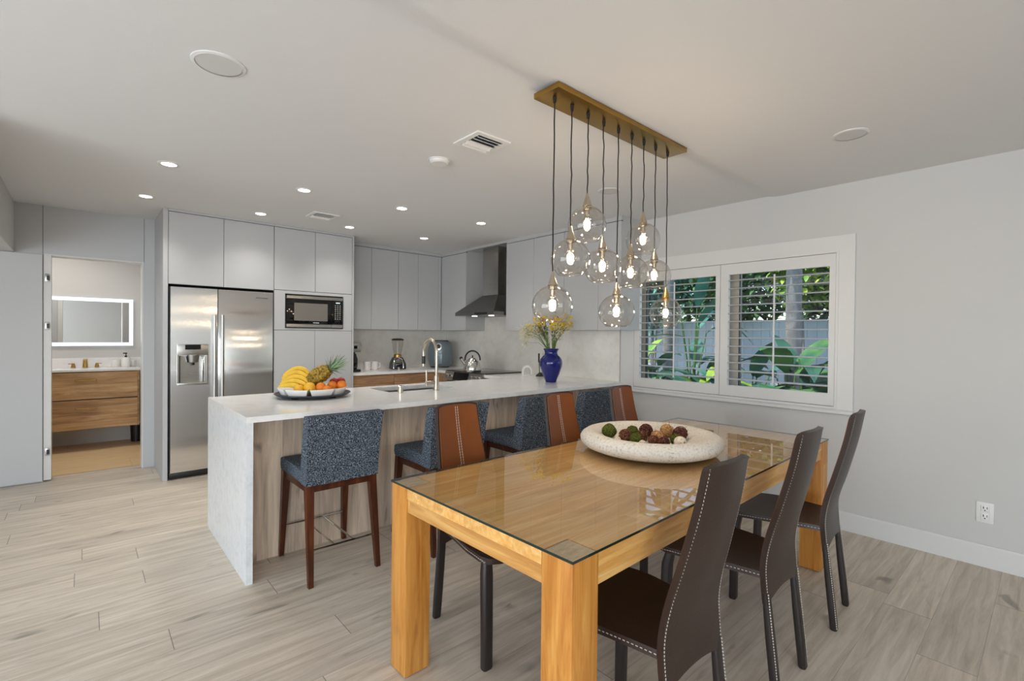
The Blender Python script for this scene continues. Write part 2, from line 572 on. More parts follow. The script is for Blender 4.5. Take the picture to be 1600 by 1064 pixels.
b = BM(); box(b, XL-0.15, YF-0.15, -0.1, XR+0.15, 6.16, 0.0)
struct('floor', b, M_FLOOR, 'pale greige wood plank floor', 'floor', smooth=0)
b = BM(); prism(b, [(YF-0.15, 2.6), (YF-0.15, ZC), (1.43, ZC), (1.46, ZC+0.002), (1.52, ZK-0.001), (1.56, ZK), (6.16, ZK), (6.16, 2.6)], XL-0.15, XR+0.15, 'YZ')
struct('ceiling', b, M_CEIL, 'smooth white ceiling with a faint crease', 'ceiling', smooth=0.6)

# right wall with the window opening
WY0, WY1, WZ0, WZ1 = 1.02, 2.75, 0.86, 1.975
b = BM()
box(b, XR, YF-0.15, 0, XR+0.15, WY0, 2.5); box(b, XR, WY1, 0, XR+0.15, 6.16, 2.5)
box(b, XR, WY0, 0, XR+0.15, WY1, WZ0); box(b, XR, WY0, WZ1, XR+0.15, WY1, 2.5)
struct('wall_right', b, M_WALL, 'long pale wall holding the shuttered window', 'wall', smooth=0)
# back wall with the bathroom doorway
DX0, DX1, DZ = -0.214, 0.447, 2.037
b = BM()
box(b, XL-0.15, YB, 0, DX0-0.052, 6.15, 2.5)
box(b, DX1, YB, 0, XR, 6.15, 2.5)
box(b, DX0-0.052, YB, DZ, DX1, 6.15, 2.5)
struct('wall_back', b, M_WALLSHADE, 'grey far wall around the bathroom doorway', 'wall', smooth=0)
b = BM()
box(b, XL-0.15, YF-0.15, 0, XL, -2.4, 2.5); box(b, XL-0.15, 3.2, 0, XL, 6.15, 2.5); box(b, XL-0.15, -2.4, 2.15, XL, 3.2, 2.5)
struct('wall_left', b, M_WALL, 'wall with glazed sliding doors out of view', 'wall', smooth=0)
b = BM()
box(b, XL, YF-0.15, 0, -3.35, YF, 2.5); box(b, -0.55, YF-0.15, 0, XR, YF, 2.5)
box(b, -3.35, YF-0.15, 2.38, -0.55, YF, 2.5); box(b, -3.35, YF-0.15, 0, -0.55, YF, 0.12)
struct('wall_front', b, M_WALL, 'wall with wide windows behind the viewer', 'wall', smooth=0)
# glazing frames of those openings
b = BM()
for y in (-2.4, -1.0, 0.4, 1.8, 3.14):
    box(b, XL-0.09, y, 0, XL-0.04, y+0.06, 2.15)
box(b, XL-0.09, -2.4, 2.09, XL-0.04, 3.2, 2.15); box(b, XL-0.09, -2.4, 0, XL-0.04, 3.2, 0.05)
struct('door_2', b, M_TRIM, 'white framed sliding glass doors', 'door')
b = BM()
for x in (-3.35, -1.98, -0.61):
    box(b, x, YF-0.09, 0.12, x+0.06, YF-0.04, 2.38)
for z in (0.12, 1.86, 2.32):
    box(b, -3.35, YF-0.09, z, -0.55, YF-0.04, z+0.06)
struct('window_2', b, M_TRIM, 'white framed window behind the viewer', 'window')
# hanging soffit on the far left
b = BM(); box(b, -2.2, 3.6, 2.03, -0.447, 6.0, 2.5)
struct('trim_1', b, M_WALL, 'boxed soffit hanging below the ceiling beside the doorway', 'soffit', smooth=0)
# baseboard along the right wall
b = BM(); prism(b, [(XR, 0), (XR-0.016, 0), (XR-0.016, 0.118), (XR-0.011, 0.13), (XR, 0.13)], YF, 2.86, 'XZ')
struct('baseboard_right', b, M_TRIM, 'white baseboard under the window wall', 'baseboard', smooth=0)

# doorway: jamb strip with three concealed hinges, flush leaf line
b = BM()
box(b, DX0-0.05, 5.992, 0.012, DX0, 6.15, DZ)
box(b, DX1-0.012, 5.996, 0, DX1, 6.15, DZ); box(b, DX0, 5.996, DZ-0.012, DX1-0.012, 6.15, DZ)
dj = struct('door_1', b, M_TRIM, 'pale door jamb with concealed hinge pockets', 'door')
for z in (1.824, 1.395, 0.265):
    hb = BM()
    box(hb, DX0-0.040, 5.984, z-0.034, DX0-0.012, 5.993, z+0.034, 0.003)
    h = obj('hinge', hb, M_STEEL, dj)
    h['label'] = 'steel concealed hinge plate'
    hb = BM(); box(hb, DX0-0.030, 5.982, z-0.022, DX0-0.010, 5.985, z+0.02)
    obj('hinge_pocket', hb, M_BLACK, h)
# flush panel leaf left of the doorway and its fine reveal
b = BM(); box(b, -1.3, 5.975, 0.012, DX0-0.056, 6.0, 2.025, 0.002)
struct('trim_5', b, M_WALLSHADE, 'flush grey wall panel standing left of the bathroom doorway', 'wall panel', smooth=0)
b = BM()
for x in (DX0-0.054, DX1+0.004):
    box(b, x-0.0015, 5.9985, DZ, x+0.0015, 6.0, ZK)
struct('trim_2', b, M_SHADOWGAP, 'hairline panel joints above the bathroom doorway', 'panel joint', smooth=0)

# bathroom shell
BY = 7.72
b = BM(); box(b, -1.5, 6.15, -0.1, 0.62, BY+0.1, 0.0)
struct('floor_bathroom', b, M_BATHFLOOR, 'warm tan bathroom floor beyond the doorway', 'floor', smooth=0)
b = BM(); box(b, -1.5, BY, 0, 0.62, BY+0.1, 2.5)
struct('wall_bathroom_back', b, M_WALL, 'pale bathroom wall behind the mirror', 'wall', smooth=0)
b = BM(); box(b, 0.56, 6.15, 0, 0.66, BY, 2.5); 
struct('wall_bathroom_right', b, M_WALL, 'bathroom side wall on the right', 'wall', smooth=0)
b = BM(); box(b, -1.6, 6.15, 0, -1.5, BY+0.1, 2.5)
struct('wall_bathroom_left', b, M_WALL, 'bathroom side wall on the left', 'wall', smooth=0)
b = BM(); box(b, -1.6, 6.15, 2.45, 0.66, BY+0.1, 2.55)
struct('ceiling_bathroom', b, M_CEIL, 'bathroom ceiling', 'ceiling', smooth=0)
b = BM(); box(b, -1.5, 7.70, 0.90, 0.56, BY, 1.03)
struct('trim_3', b, M_QUARTZ, 'low marbled splash strip behind the vanity', 'splashback', smooth=0)
add_light('bathroom_fill_light', 'AREA', (-0.3, 6.9, 2.42), (0, 0, -1), 19, (1.0, 0.95, 0.89), shape='DISK', size=0.5)  # added fill light that brightens the bathroom, no fixture belongs to it

def wpart(name, bm, material, parent, smooth=0.55, label=None):
    """a part modelled in world coordinates under an unrotated thing"""
    off = Vector((0, 0, 0))
    p = parent
    while p is not None:
        off += p.location
        p = p.parent
    bmesh.ops.translate(bm, verts=bm.verts[:], vec=-off)
    o = obj(name, bm, material, parent, smooth)
    if label:
        o['label'] = label
    return o

# ------------------------------------------------------------------ window 1: casing, panes, shutters
b = BM()
CY0, CY1, CZ0, CZ1 = 0.935, 2.88, 0.83, 2.085
def ring(bm, x0, x1, oy0, oy1, oz0, oz1, iy0, iy1, iz0, iz1):
    box(bm, x0, oy0, oz0, x1, iy0, oz1); box(bm, x0, iy1, oz0, x1, oy1, oz1)
    box(bm, x0, iy0, oz0, x1, iy1, iz0); box(bm, x0, iy0, iz1, x1, iy1, oz1)
ring(b, 4.008, 4.03, CY0, CY1, CZ0, CZ1, 1.046, 2.727, 0.866, 1.964)
ring(b, 4.002, 4.008, 1.030, 2.742, 0.850, 1.980, 1.046, 2.727, 0.866, 1.964)
w1 = struct('window_1', b, M_TRIM, 'wide shuttered window with deep white casing', 'window', smooth=0)
b = BM(); prism(b, [(4.03, 0.815), (3.995, 0.815), (3.985, 0.822), (3.985, 0.838), (3.995, 0.846), (4.03, 0.852)], CY0-0.004, CY1, 'XZ')
obj('window_sill', b, M_TRIM, w1)
b = BM()
ring(b, 4.125, 4.170, 1.021, 2.749, 0.861, 1.974, 1.055, 2.675, 0.895, 1.94)
box(b, 4.125, 1.775, 0.895, 4.170, 1.915, 1.94)
wf = obj('window_frame', b, mat('beige_window_frame', '#b3aa9b', 0.5), w1)
b = BM()
for y_ in (1.768, 1.916, 2.668):
    box(b, 4.130, y_-0.0, 0.897, 4.165, y_+0.007, 1.938)
obj('glazing_seal', b, M_BLACK, wf, smooth=0)
b = BM(); box(b, 4.146, 1.056, 0.896, 4.149, 2.674, 1.939)
obj('window_pane', b, M_PANE, w1)

def shutter(y0, y1, oy0, oy1, label):
    r = thing('louvered_shutter', label, 'shutter', (4.03, (y0+y1)/2, 0.868), group='plantation shutters of the window')
    bm = BM()
    ring(bm, 4.006, 4.036, y0, y1, 0.870, 1.961, oy0, oy1, 0.958, 1.872)
    wpart('shutter_frame', bm, M_TRIM, r, smooth=0)
    bm = BM()
    n = 13
    for i in range(n):
        z = 1.010 + i*(1.824-1.010)/(n-1)
        pts = []
        for k in range(12):
            a = 2*PI*k/12
            pts.append((0.031*math.cos(a), 0.0055*math.sin(a)))
        tilt = math.radians(4)
        pts = [(4.021 + p[0]*math.cos(tilt) - p[1]*math.sin(tilt), z + p[0]*math.sin(tilt) + p[1]*math.cos(tilt)) for p in pts]
        prism(bm, pts, oy0+0.002, oy1-0.002, 'XZ')
    wpart('louvers', bm, M_TRIM, r, smooth=0.9)
    bm = BM()
    ym = (oy0+oy1)/2
    box(bm, 3.982, ym-0.006, 0.985, 3.991, ym+0.006, 1.845, 0.002)
    wpart('tilt_rod', bm, M_TRIM, r)
    return r
shutter(1.048, 1.879, 1.087, 1.812, 'white louvered shutter panel closer to the outlet, right half of the window')
shutter(1.883, 2.725, 1.921, 2.662, 'white louvered shutter panel beside the kitchen wall, left half of the window')

# wall outlet
r = thing('wall_outlet', 'white duplex outlet low on the window wall above the baseboard', 'outlet', (4.024, 0.267, 0.322))
b = BM(); box(b, 4.022, 0.229, 0.262, 4.030, 0.306, 0.384, 0.003)
wpart('outlet_plate', b, M_WHITEP, r)
for z in (0.347, 0.299):
    b = BM(); box(b, 4.0195, 0.249, z-0.019, 4.023, 0.285, z+0.019, 0.004)
    q = wpart('receptacle', b, M_WHITE, r)
    b = BM()
    box(b, 4.0185, 0.257, z-0.001, 4.0197, 0.260, z+0.012); box(b, 4.0185, 0.272, z-0.001, 4.0197, 0.276, z+0.012)
    cyl(b, (4.0185, 0.2675, z-0.010), 0.0035, 0.0012, 8, axis='X')
    wpart('outlet_slots', b, M_BLACK, q)

# ------------------------------------------------------------------ garden behind the window
b = BM(); box(b, 4.25, -8, -0.25, 16, 16, -0.12)
struct('ground_garden', b, mat('mulch_ground', '#4a3a2b', 0.95, noise=(3, 0.4, (1, 1, 1))), 'mulched garden ground outside the window', 'ground', smooth=0)
b = BM(); box(b, -14, -14, -0.3, XL-0.2, 14, -0.12)
struct('ground_patio', b, mat('patio_paving', '#b7b2a8', 0.9, noise=(2, 0.15, (1, 1, 1))), 'paved patio outside the sliding doors', 'ground', smooth=0)
r = thing('garden_fence', 'pale board fence at the far edge of the garden', 'fence', (8.8, 4.0, -0.12))
b = BM()
y = -2.0
while y < 11.0:
    box(b, 8.78, y, -0.12, 8.80, y+0.138, 1.66)
    y += 0.142
wpart('fence_boards', b, mat('white_fence_boards', '#cfd6d8', 0.7), r, smooth=0)
b = BM()
for z in (0.2, 1.35):
    box(b, 8.80, -2, z, 8.84, 11, z+0.09)
wpart('fence_rails', b, mat('fence_rail_wood', '#b9bfc0', 0.7), r, smooth=0)

def leaf_mat(name, a, bcol, rough=0.4):
    m, nt, out = new_mat(name)
    p = nt.nodes.new('ShaderNodeBsdfPrincipled')
    nt.links.new(p.outputs[0], out.inputs[0])
    setin(p, Roughness=rough, Specular_IOR_Level=0.5, Transmission_Weight=0.0)
    tc = nt.nodes.new('ShaderNodeTexCoord')
    nz = node(nt, 'ShaderNodeTexNoise', Scale=3.5, Detail=2.0)
    nt.links.new(tc.outputs['Object'], nz.inputs['Vector'])
    rp = nt.nodes.new('ShaderNodeValToRGB')
    rp.color_ramp.elements[0].position = 0.35
    rp.color_ramp.elements[0].color = hx(a)
    rp.color_ramp.elements[1].position = 0.68
    rp.color_ramp.elements[1].color = hx(bcol)
    nt.links.new(nz.outputs['Fac'], rp.inputs[0])
    nt.links.new(rp.outputs[0], p.inputs['Base Color'])
    return m
M_LEAFD = leaf_mat('deep_green_leaf', '#22473a', '#3f7050')
M_LEAFB = leaf_mat('blue_green_leaf', '#2c5f54', '#5d9a86')
M_LEAFY = leaf_mat('bright_green_leaf', '#5f8f28', '#b9c94a')
M_LEAFM = leaf_mat('mid_green_leaf', '#2d5f38', '#6c9448')
M_BARK = mat('grey_palm_bark', '#948b86', 0.95, noise=(9, 0.4, (1, 1, 0.5)), bump=(14, 0.6, (1, 1, 1)))
M_STALK = mat('green_stalk', '#5b7d3c', 0.5)

def blade(bm, base, az, el, L, W, droop, fold=0.18, n=9):
    hd = Vector((math.cos(az), math.sin(az), 0))
    sd = Vector((-math.sin(az), math.cos(az), 0))
    rows = []
    for i in range(n+1):
        t = i/n
        c = Vector(base) + hd*(L*t*math.cos(el)) + Vector((0, 0, L*t*math.sin(el) - droop*t*t))
        w = W*0.5*max(0.02, math.sin(PI*min(1, t**0.75))**0.8)
        rows.append([bm.verts.new(c - sd*w + Vector((0, 0, fold*w))), bm.verts.new(c), bm.verts.new(c + sd*w + Vector((0, 0, fold*w)))])
    for a, c in zip(rows[:-1], rows[1:]):
        for k in range(2):
            bm.faces.new((a[k], a[k+1], c[k+1], c[k]))

def broadleaf(x, y, h, n, L, W, m, label, seed):
    rnd = random.Random(seed)
    r = thing('broadleaf_plant', label, 'plant', (x, y, -0.12), group='broad leaved plants outside the window')
    s, f = BM(), BM()
    for i in range(n):
        az = rnd.uniform(0, 2*PI)
        hh = h*rnd.uniform(0.45, 1.0)
        lean = rnd.uniform(0.05, 0.28)
        top = Vector((lean*math.cos(az), lean*math.sin(az), hh))
        tube(s, [(0.04*math.cos(az), 0.04*math.sin(az), 0), (top.x*0.4, top.y*0.4, hh*0.6), top], [0.016, 0.012, 0.008], 6)
        blade(f, top, az + rnd.uniform(-0.4, 0.4), rnd.uniform(0.1, 1.1), L*rnd.uniform(0.7, 1.1), W*rnd.uniform(0.7, 1.1), L*rnd.uniform(0.15, 0.6))
    obj('stalks', s, M_STALK, r)
    obj('foliage', f, m, r, smooth=1.2)
    return r
for a in ((6.05, 1.55, 0.95, 9, 0.7, 0.26, M_LEAFD, 'dark green broad leaved plant outside the right shutter, nearest the casing', 1),
          (6.35, 2.10, 1.05, 12, 0.95, 0.34, M_LEAFM, 'broad mid-green plant with arching leaves low in the middle of the right shutter', 2),
          (6.9, 2.80, 1.0, 9, 0.7, 0.24, M_LEAFB, 'small blue-green broad leaved plant in front of the fence, left side of the right shutter', 3),
          (6.45, 1.98, 1.25, 8, 0.95, 0.26, M_LEAFD, 'dark plant with long drooping leaves in front of the palm trunk', 8),
          (5.6, 2.85, 0.75, 10, 0.6, 0.22, M_LEAFM, 'low mid-green leafy plant close to the glass at the left of the left shutter', 9),
          (7.5, 3.35, 1.15, 11, 0.8, 0.24, M_LEAFD, 'dark plant against the fence behind the shutter post between the two panels', 10),
          (6.9, 4.55, 1.2, 11, 0.8, 0.22, M_LEAFY, 'light green plant standing behind the slim trunk at the kitchen end', 11),
          (6.1, 3.18, 0.95, 12, 0.7, 0.26, M_LEAFY, 'yellow-green broad leaved plant low outside the left shutter', 4),
          (6.7, 3.55, 1.9, 13, 0.95, 0.22, M_LEAFB, 'blue-green plant with long upright leaves outside the left shutter', 5),
          (6.3, 3.95, 1.1, 11, 0.75, 0.28, M_LEAFD, 'dark broad leaved plant in the far left corner of the left shutter', 6)):
    broadleaf(*a)
def palm(x, y, r0, h, label, seed):
    rnd = random.Random(seed)
    r = thing('palm_trunk', label, 'tree', (x, y, -0.12), group='palm trunks in the garden')
    bm = BM()
    prof = []
    z = 0
    while z < h:
        prof.append((r0*(1.02 - 0.1*z/h), z)); prof.append((r0*(0.98 - 0.1*z/h), z+0.11)); z += 0.13
    lathe(bm, prof, 16, cap0=True, cap1=True)
    obj('trunk', bm, M_BARK, r)
    f = BM()
    for i in range(16):
        blade(f, (0, 0, h), rnd.uniform(0, 2*PI), rnd.uniform(-0.2, 0.9), 0.75, 0.12, rnd.uniform(0.25, 0.6), n=10)
    obj('fronds', f, M_LEAFM, r, smooth=1.2)
palm(7.3, 2.40, 0.105, 2.75, 'grey palm trunk rising behind the right shutter', 11)
palm(6.9, 4.06, 0.085, 3.0, 'slim grey-brown trunk behind the left shutter', 12)
def crown(x, y, z, rx, ry, rz, n, m, label, seed, size=0.11):
    rnd = random.Random(seed)
    r = thing('leafy_shrub', label, 'shrub', (x, y, -0.12), group='shrubs above the fence')
    f = BM()
    for i in range(n):
        u = Vector((rnd.gauss(0, 1), rnd.gauss(0, 1), rnd.gauss(0, 1))).normalized()*(rnd.random()**0.4)
        p = (u.x*rx, u.y*ry, z+0.12+u.z*rz)
        blade(f, p, rnd.uniform(0, 2*PI), rnd.uniform(-0.8, 0.9), size*rnd.uniform(0.8, 1.6), size*rnd.uniform(0.5, 0.8), size*0.3, n=4)
    o = obj('foliage', f, m, r, smooth=1.2)
    s = BM()
    for i in range(4):
        tube(s, [(0.05*i, 0.03*i, 0), (rnd.uniform(-.3, .3)*rx, rnd.uniform(-.4, .4)*ry, z)], [0.03, 0.015], 6)
    obj('stem', s, M_BARK, r)
crown(8.35, 2.55, 2.45, 0.3, 0.62, 0.72, 1100, M_LEAFY, 'bright yellow-green shrub over the fence at the right end of the window', 21)
crown(8.35, 3.85, 2.45, 0.3, 0.65, 0.75, 1100, M_LEAFM, 'mid-green shrub over the fence behind the middle of the window', 22)
crown(8.35, 5.25, 2.3, 0.3, 0.75, 0.9, 1000, M_LEAFB, 'blue-green shrub over the fence at the left end of the window', 23)
crown(8.35, 1.35, 2.3, 0.3, 0.5, 0.7, 700, M_LEAFM, 'green shrub beside the palm near the window casing', 24)
crown(9.35, 2.2, 2.35, 0.35, 1.25, 1.0, 2600, M_LEAFD, 'dense dark shrub beyond the fence, window casing side', 25, size=0.17)
crown(9.40, 4.3, 2.35, 0.35, 1.35, 1.0, 2600, M_LEAFM, 'dense green shrub beyond the fence, middle of the view', 28, size=0.17)
crown(9.45, 6.6, 2.30, 0.35, 1.45, 1.0, 2400, M_LEAFD, 'dense dark shrub beyond the fence, kitchen side', 29, size=0.17)
crown(5.75, 2.3, 0.42, 0.3, 0.5, 0.35, 500, M_LEAFD, 'low dark bedding plant under the right shutter', 26, size=0.14)
crown(5.75, 3.35, 0.42, 0.3, 0.6, 0.35, 500, M_LEAFM, 'low green bedding plant under the left shutter', 27, size=0.14)

# ------------------------------------------------------------------ tall cabinets along the far wall
YT = 5.32      # door faces
def door_slab(bm, x0, x1, z0, z1, y=YT, t=0.019, g=0.0017):
    box(bm, x0+g, y, z0+g, x1-g, y+t, z1-g, 0.0012, 1)
    return bm
r = thing('end_panel', 'tall grey end panel closing the cabinet run left of the refrigerator', 'cabinet panel', (0.553, 5.66, 0))
b = BM(); box(b, 0.535, YT, 0.0, 0.572, 5.998, ZK-0.001, 0.001, 1)
wpart('side_panel', b, M_CAB, r, smooth=0)
r = thing('wall_cabinet', 'grey two-door cabinet above the refrigerator', 'cabinet', (1.015, 5.65, 1.785))
b = BM(); box(b, 0.574, YT+0.022, 1.787, 1.459, 5.996, ZK-0.001)
wpart('body', b, M_SHADOWGAP, r, smooth=0)
for x0, x1 in ((0.574, 1.011), (1.011, 1.459)):
    b = door_slab(BM(), x0, x1, 1.786, 2.441)
    wpart('door', b, M_CAB, r, smooth=0)
b = BM(); box(b, 0.574, YT, 2.444, 1.459, YT+0.02, ZK-0.001)
wpart('top_filler', b, M_CAB, r, smooth=0)
r = thing('pantry_cabinet', 'tall grey pantry cabinet with a built-in microwave niche', 'cabinet', (1.88, 5.65, 0))
b = BM()
box(b, 1.461, YT+0.022, 0.1, 2.285, 5.996, 1.40); box(b, 1.461, YT+0.022, 1.78, 2.285, 5.996, ZK-0.001)
box(b, 1.461, YT+0.022, 1.40, 1.570, 5.996, 1.78); box(b, 2.184, YT+0.022, 1.40, 2.285, 5.996, 1.78)
box(b, 1.570, 5.90, 1.40, 2.184, 5.996, 1.78)
wpart('body', b, M_SHADOWGAP, r, smooth=0)
b = BM(); box(b, 2.287, YT-0.001, 0, 2.307, 5.978, ZK-0.001, 0.001, 1)
wpart('side_panel', b, M_CAB, r, smooth=0)
for x0, x1 in ((1.461, 1.874), (1.874, 2.285)):
    b = door_slab(BM(), x0, x1, 1.797, 2.441); wpart('upper_door', b, M_CAB, r, smooth=0)
    b = door_slab(BM(), x0, x1, 0.10, 1.382); wpart('lower_door', b, M_CAB, r, smooth=0)
b = BM()
box(b, 1.463, YT, 1.385, 1.568, YT+0.02, 1.794); box(b, 2.186, YT, 1.385, 2.284, YT+0.02, 1.794)
box(b, 1.568, YT, 1.385, 2.186, YT+0.02, 1.404); box(b, 1.568, YT, 1.764, 2.186, YT+0.02, 1.794)
wpart('microwave_surround', b, M_CAB, r, smooth=0)
b = BM(); box(b, 1.461, YT, 2.444, 2.286, YT+0.02, ZK-0.001)
wpart('top_filler', b, M_CAB, r, smooth=0)
b = BM(); box(b, 1.461, YT+0.05, 0.0, 2.286, YT+0.07, 0.1)
wpart('plinth', b, M_CABSIDE, r, smooth=0)

# microwave
r = thing('microwave', 'black and steel microwave built into the pantry cabinet', 'microwave', (1.876, 5.5, 1.406))
b = BM(); box(b, 1.574, YT+0.012, 1.406, 2.180, 5.88, 1.762)
wpart('body', b, M_BLACK, r, smooth=0)
b = BM(); box(b, 1.582, YT-0.010, 1.716, 2.176, YT+0.012, 1.748, 0.002)
wpart('steel_trim', b, M_STEEL, r)
b = BM(); box(b, 1.580, YT-0.010, 1.414, 2.050, YT+0.012, 1.449, 0.002); box(b, 2.053, YT-0.010, 1.414, 2.176, YT+0.012, 1.449, 0.002)
wpart('steel_trim', b, M_STEEL, r)
b = BM(); box(b, 1.582, YT-0.012, 1.451, 2.050, YT+0.012, 1.714, 0.002)
d = wpart('door', b, M_BLACKGLOSS, r)
b = BM(); box(b, 1.655, YT-0.0135, 1.485, 2.005, YT-0.012, 1.672)
wpart('door_window', b, mat('microwave_mesh_window', '#8c8782', 0.25, metal=0.6), d, smooth=0)
b = BM()
for i, w in enumerate((0.006, 0.008, 0.005, 0.008, 0.006, 0.007, 0.006)):
    box(b, 1.850+i*0.0095, YT-0.0135, 1.461, 1.850+i*0.0095+w, YT-0.012, 1.469)
wpart('brand_lettering', b, M_WHITEP, d, smooth=0)
b = BM(); box(b, 2.053, YT-0.012, 1.451, 2.176, YT+0.012, 1.714, 0.002)
d = wpart('control_panel', b, M_BLACKGLOSS, r)
b = BM(); box(b, 2.096, YT-0.0135, 1.682, 2.142, YT-0.012, 1.697)
wpart('display', b, emit_mat('microwave_clock', '#dfe8ef', 1.2), d, smooth=0)
b = BM()
for j in range(8):
    for i in range(3):
        box(b, 2.085+i*0.026, YT-0.0135, 1.655-j*0.021, 2.097+i*0.026, YT-0.012, 1.664-j*0.021)
wpart('button_lettering', b, mat('keypad_grey', '#a9a9a6', 0.5), d, smooth=0)

# refrigerator
r = thing('refrigerator', 'stainless side-by-side refrigerator with ice dispenser', 'refrigerator', (1.015, 5.64, 0))
b = BM(); box(b, 0.585, 5.378, 0.02, 1.449, 5.97, 1.768)
wpart('body', b, M_BLACK, r, smooth=0)
b = BM(); box(b, 0.585, 5.345, 0.004, 1.449, 5.40, 0.062, 0.006); box(b, 0.62, 5.338, 0.018, 1.41, 5.346, 0.05, 0.003)
wpart('kick_grille', b, M_BLACK, r)
b = BM()
FX0, FX1, FZ0, FZ1 = 0.590, 0.957, 0.068, 1.762
NX0, NX1, NZ0, NZ1 = 0.655, 0.868, 0.885, 1.135
box(b, FX0, 5.308, FZ0, NX0, 5.374, FZ1); box(b, NX1, 5.308, FZ0, FX1, 5.374, FZ1)
box(b, NX0, 5.308, FZ0, NX1, 5.374, NZ0); box(b, NX0, 5.308, NZ1, NX1, 5.374, FZ1)
dl = wpart('freezer_door', b, M_FRIDGE, r, smooth=0)
b = BM(); box(b, 0.963, 5.308, FZ0, 1.450, 5.374, FZ1, 0.006)
dr = wpart('fridge_door', b, M_FRIDGE, r)
for d, x in ((dl, 0.928), (dr, 0.992)):
    b = BM()
    tube(b, [(x, 5.262, 0.52), (x, 5.262, 1.517)], 0.0135, 14)
    for z in (0.56, 1.48):
        cyl(b, (x, 5.262, z), 0.008, 0.048, 10, axis='Y')
    wpart('handle', b, M_STEEL, d)
b = BM()
box(b, 0.640, 5.300, 1.138, 0.884, 5.308, 1.240, 0.003)
box(b, 0.640, 5.296, 0.862, 0.884, 5.308, 0.884, 0.003)
box(b, 0.640, 5.300, 0.884, 0.654, 5.308, 1.138); box(b, 0.869, 5.300, 0.884, 0.884, 5.308, 1.138)
box(b, 0.655, 5.366, 0.885, 0.868, 5.374, 1.135)
dsp = wpart('ice_dispenser', b, M_STEEL, dl)
b = BM(); box(b, 0.700, 5.2985, 1.190, 0.822, 5.300, 1.236)
wpart('dispenser_display', b, M_BLACKGLOSS, dl, smooth=0)
b = BM()
cyl(b, (0.762, 5.335, 1.07), 0.045, 0.072, 20, r2=0.055, bev=0.004)
box(b, 0.702, 5.315, 1.125, 0.822, 5.366, 1.16)
wpart('dispenser_spout', b, M_STEEL, dl)
b = BM(); box(b, 0.748, 5.306, 1.045, 0.776, 5.330, 1.10, 0.006)
box(b, 0.656, 5.31, 0.887, 0.664, 5.366, 1.133)
wpart('dispenser_paddle', b, M_BLACK, dl)
b = BM(); box(b, 0.832, 5.306, 0.887, 0.852, 5.36, 1.125, 0.004)
wpart('dispenser_post', b, M_CHROME, dl)
b = BM(); box(b, 1.29, 5.3070, 1.695, 1.40, 5.3079, 1.703)
wpart('badge', b, M_DSTEEL, dr, smooth=0)

# ------------------------------------------------------------------ wall cabinets in the corner and by the hood
ZU = 1.41
def wall_cab(label, bodybox, doors, face, fillers=()):
    x0, y0, x1, y1 = bodybox
    r = thing('wall_cabinet', label, 'cabinet', ((x0+x1)/2, (y0+y1)/2, ZU), group='upper kitchen cabinets')
    bm = BM(); box(bm, x0, y0, ZU+0.002, x1, y1, ZK-0.001)
    wpart('body', bm, M_CABSIDE, r, smooth=0)
    for a, c in doors:
        bm = BM()
        if face == 'Y':
            box(bm, a+0.0017, y0-0.020, ZU, c-0.0017, y0-0.001, 2.418, 0.0012, 1)
        else:
            box(bm, x0-0.020, a+0.0017, ZU, x0-0.001, c-0.0017, 2.418, 0.0012, 1)
        wpart('door', bm, M_CAB, r, smooth=0)
    bm = BM()
    if face == 'Y':
        box(bm, x0, y0-0.020, 2.424, x1, y0-0.001, ZK-0.001)
    else:
        box(bm, x0-0.020, y0, 2.424, x0-0.001, y1, ZK-0.001)
    wpart('top_filler', bm, M_CAB, r, smooth=0)
    bm = BM()
    if face == 'Y':
        box(bm, x0, y0-0.012, 2.414, x1, y0-0.0005, 2.428)
    else:
        box(bm, x0-0.012, y0, 2.414, x0-0.0005, y1, 2.428)
    wpart('shadow_gap', bm, M_SHADOWGAP, r, smooth=0)
    return r
wall_cab('grey upper cabinet next to the tall pantry on the back wall', (2.309, 5.67, 3.045, 5.978), ((2.309, 2.676), (2.676, 3.045)), 'Y')
wall_cab('grey upper cabinet beside the inner corner on the back wall', (3.047, 5.67, 3.70, 5.978), ((3.047, 3.335), (3.335, 3.65), (3.65, 3.699)), 'Y')
wall_cab('grey upper corner cabinet left of the range hood', (3.722, 5.075, 4.028, 5.978), ((5.075, 5.648),), 'X')
wall_cab('grey upper cabinet immediately right of the range hood', (3.722, 3.374, 4.028, 4.282), ((3.374, 3.824), (3.824, 4.282)), 'X')
wall_cab('grey upper cabinet at the window end of the kitchen wall', (3.722, 2.668, 4.028, 3.372), ((2.668, 2.93), (2.93, 3.372)), 'X')
# bulkhead strip above the hood
b = BM(); box(b, 3.70, 4.284, 2.435, 4.028, 5.073, ZK-0.001)
struct('trim_4', b, M_CAB, 'grey strip bridging the upper cabinets above the range hood', 'filler', smooth=0)

# backsplash slabs
b = BM(); box(b, 2.309, 5.982, 0.90, 4.014, 5.999, ZU)
o = obj('backsplash', b, M_BACKSPLASH, None, smooth=0)
tag(o, 'marbled backsplash slab on the back wall under the corner cabinets', 'backsplash')
b = BM(); box(b, 4.015, 2.90, 0.90, 4.029, 5.98, ZU); box(b, 4.015, 4.284, ZU, 4.029, 5.073, 2.44)
o = obj('backsplash', b, M_BACKSPLASH, None, smooth=0)
tag(o, 'marbled backsplash slab on the range wall behind the vase', 'backsplash')
r = thing('wall_outlet', 'small pale outlet on the backsplash behind the kettle', 'outlet', (4.014, 5.18, 1.14))
b = BM(); box(b, 4.009, 5.143, 1.08, 4.015, 5.217, 1.20, 0.002)
wpart('outlet_plate', b, M_WHITEP, r)
b = BM(); box(b, 4.007, 5.165, 1.105, 4.0095, 5.195, 1.175, 0.001)
wpart('receptacle', b, M_WHITE, r)

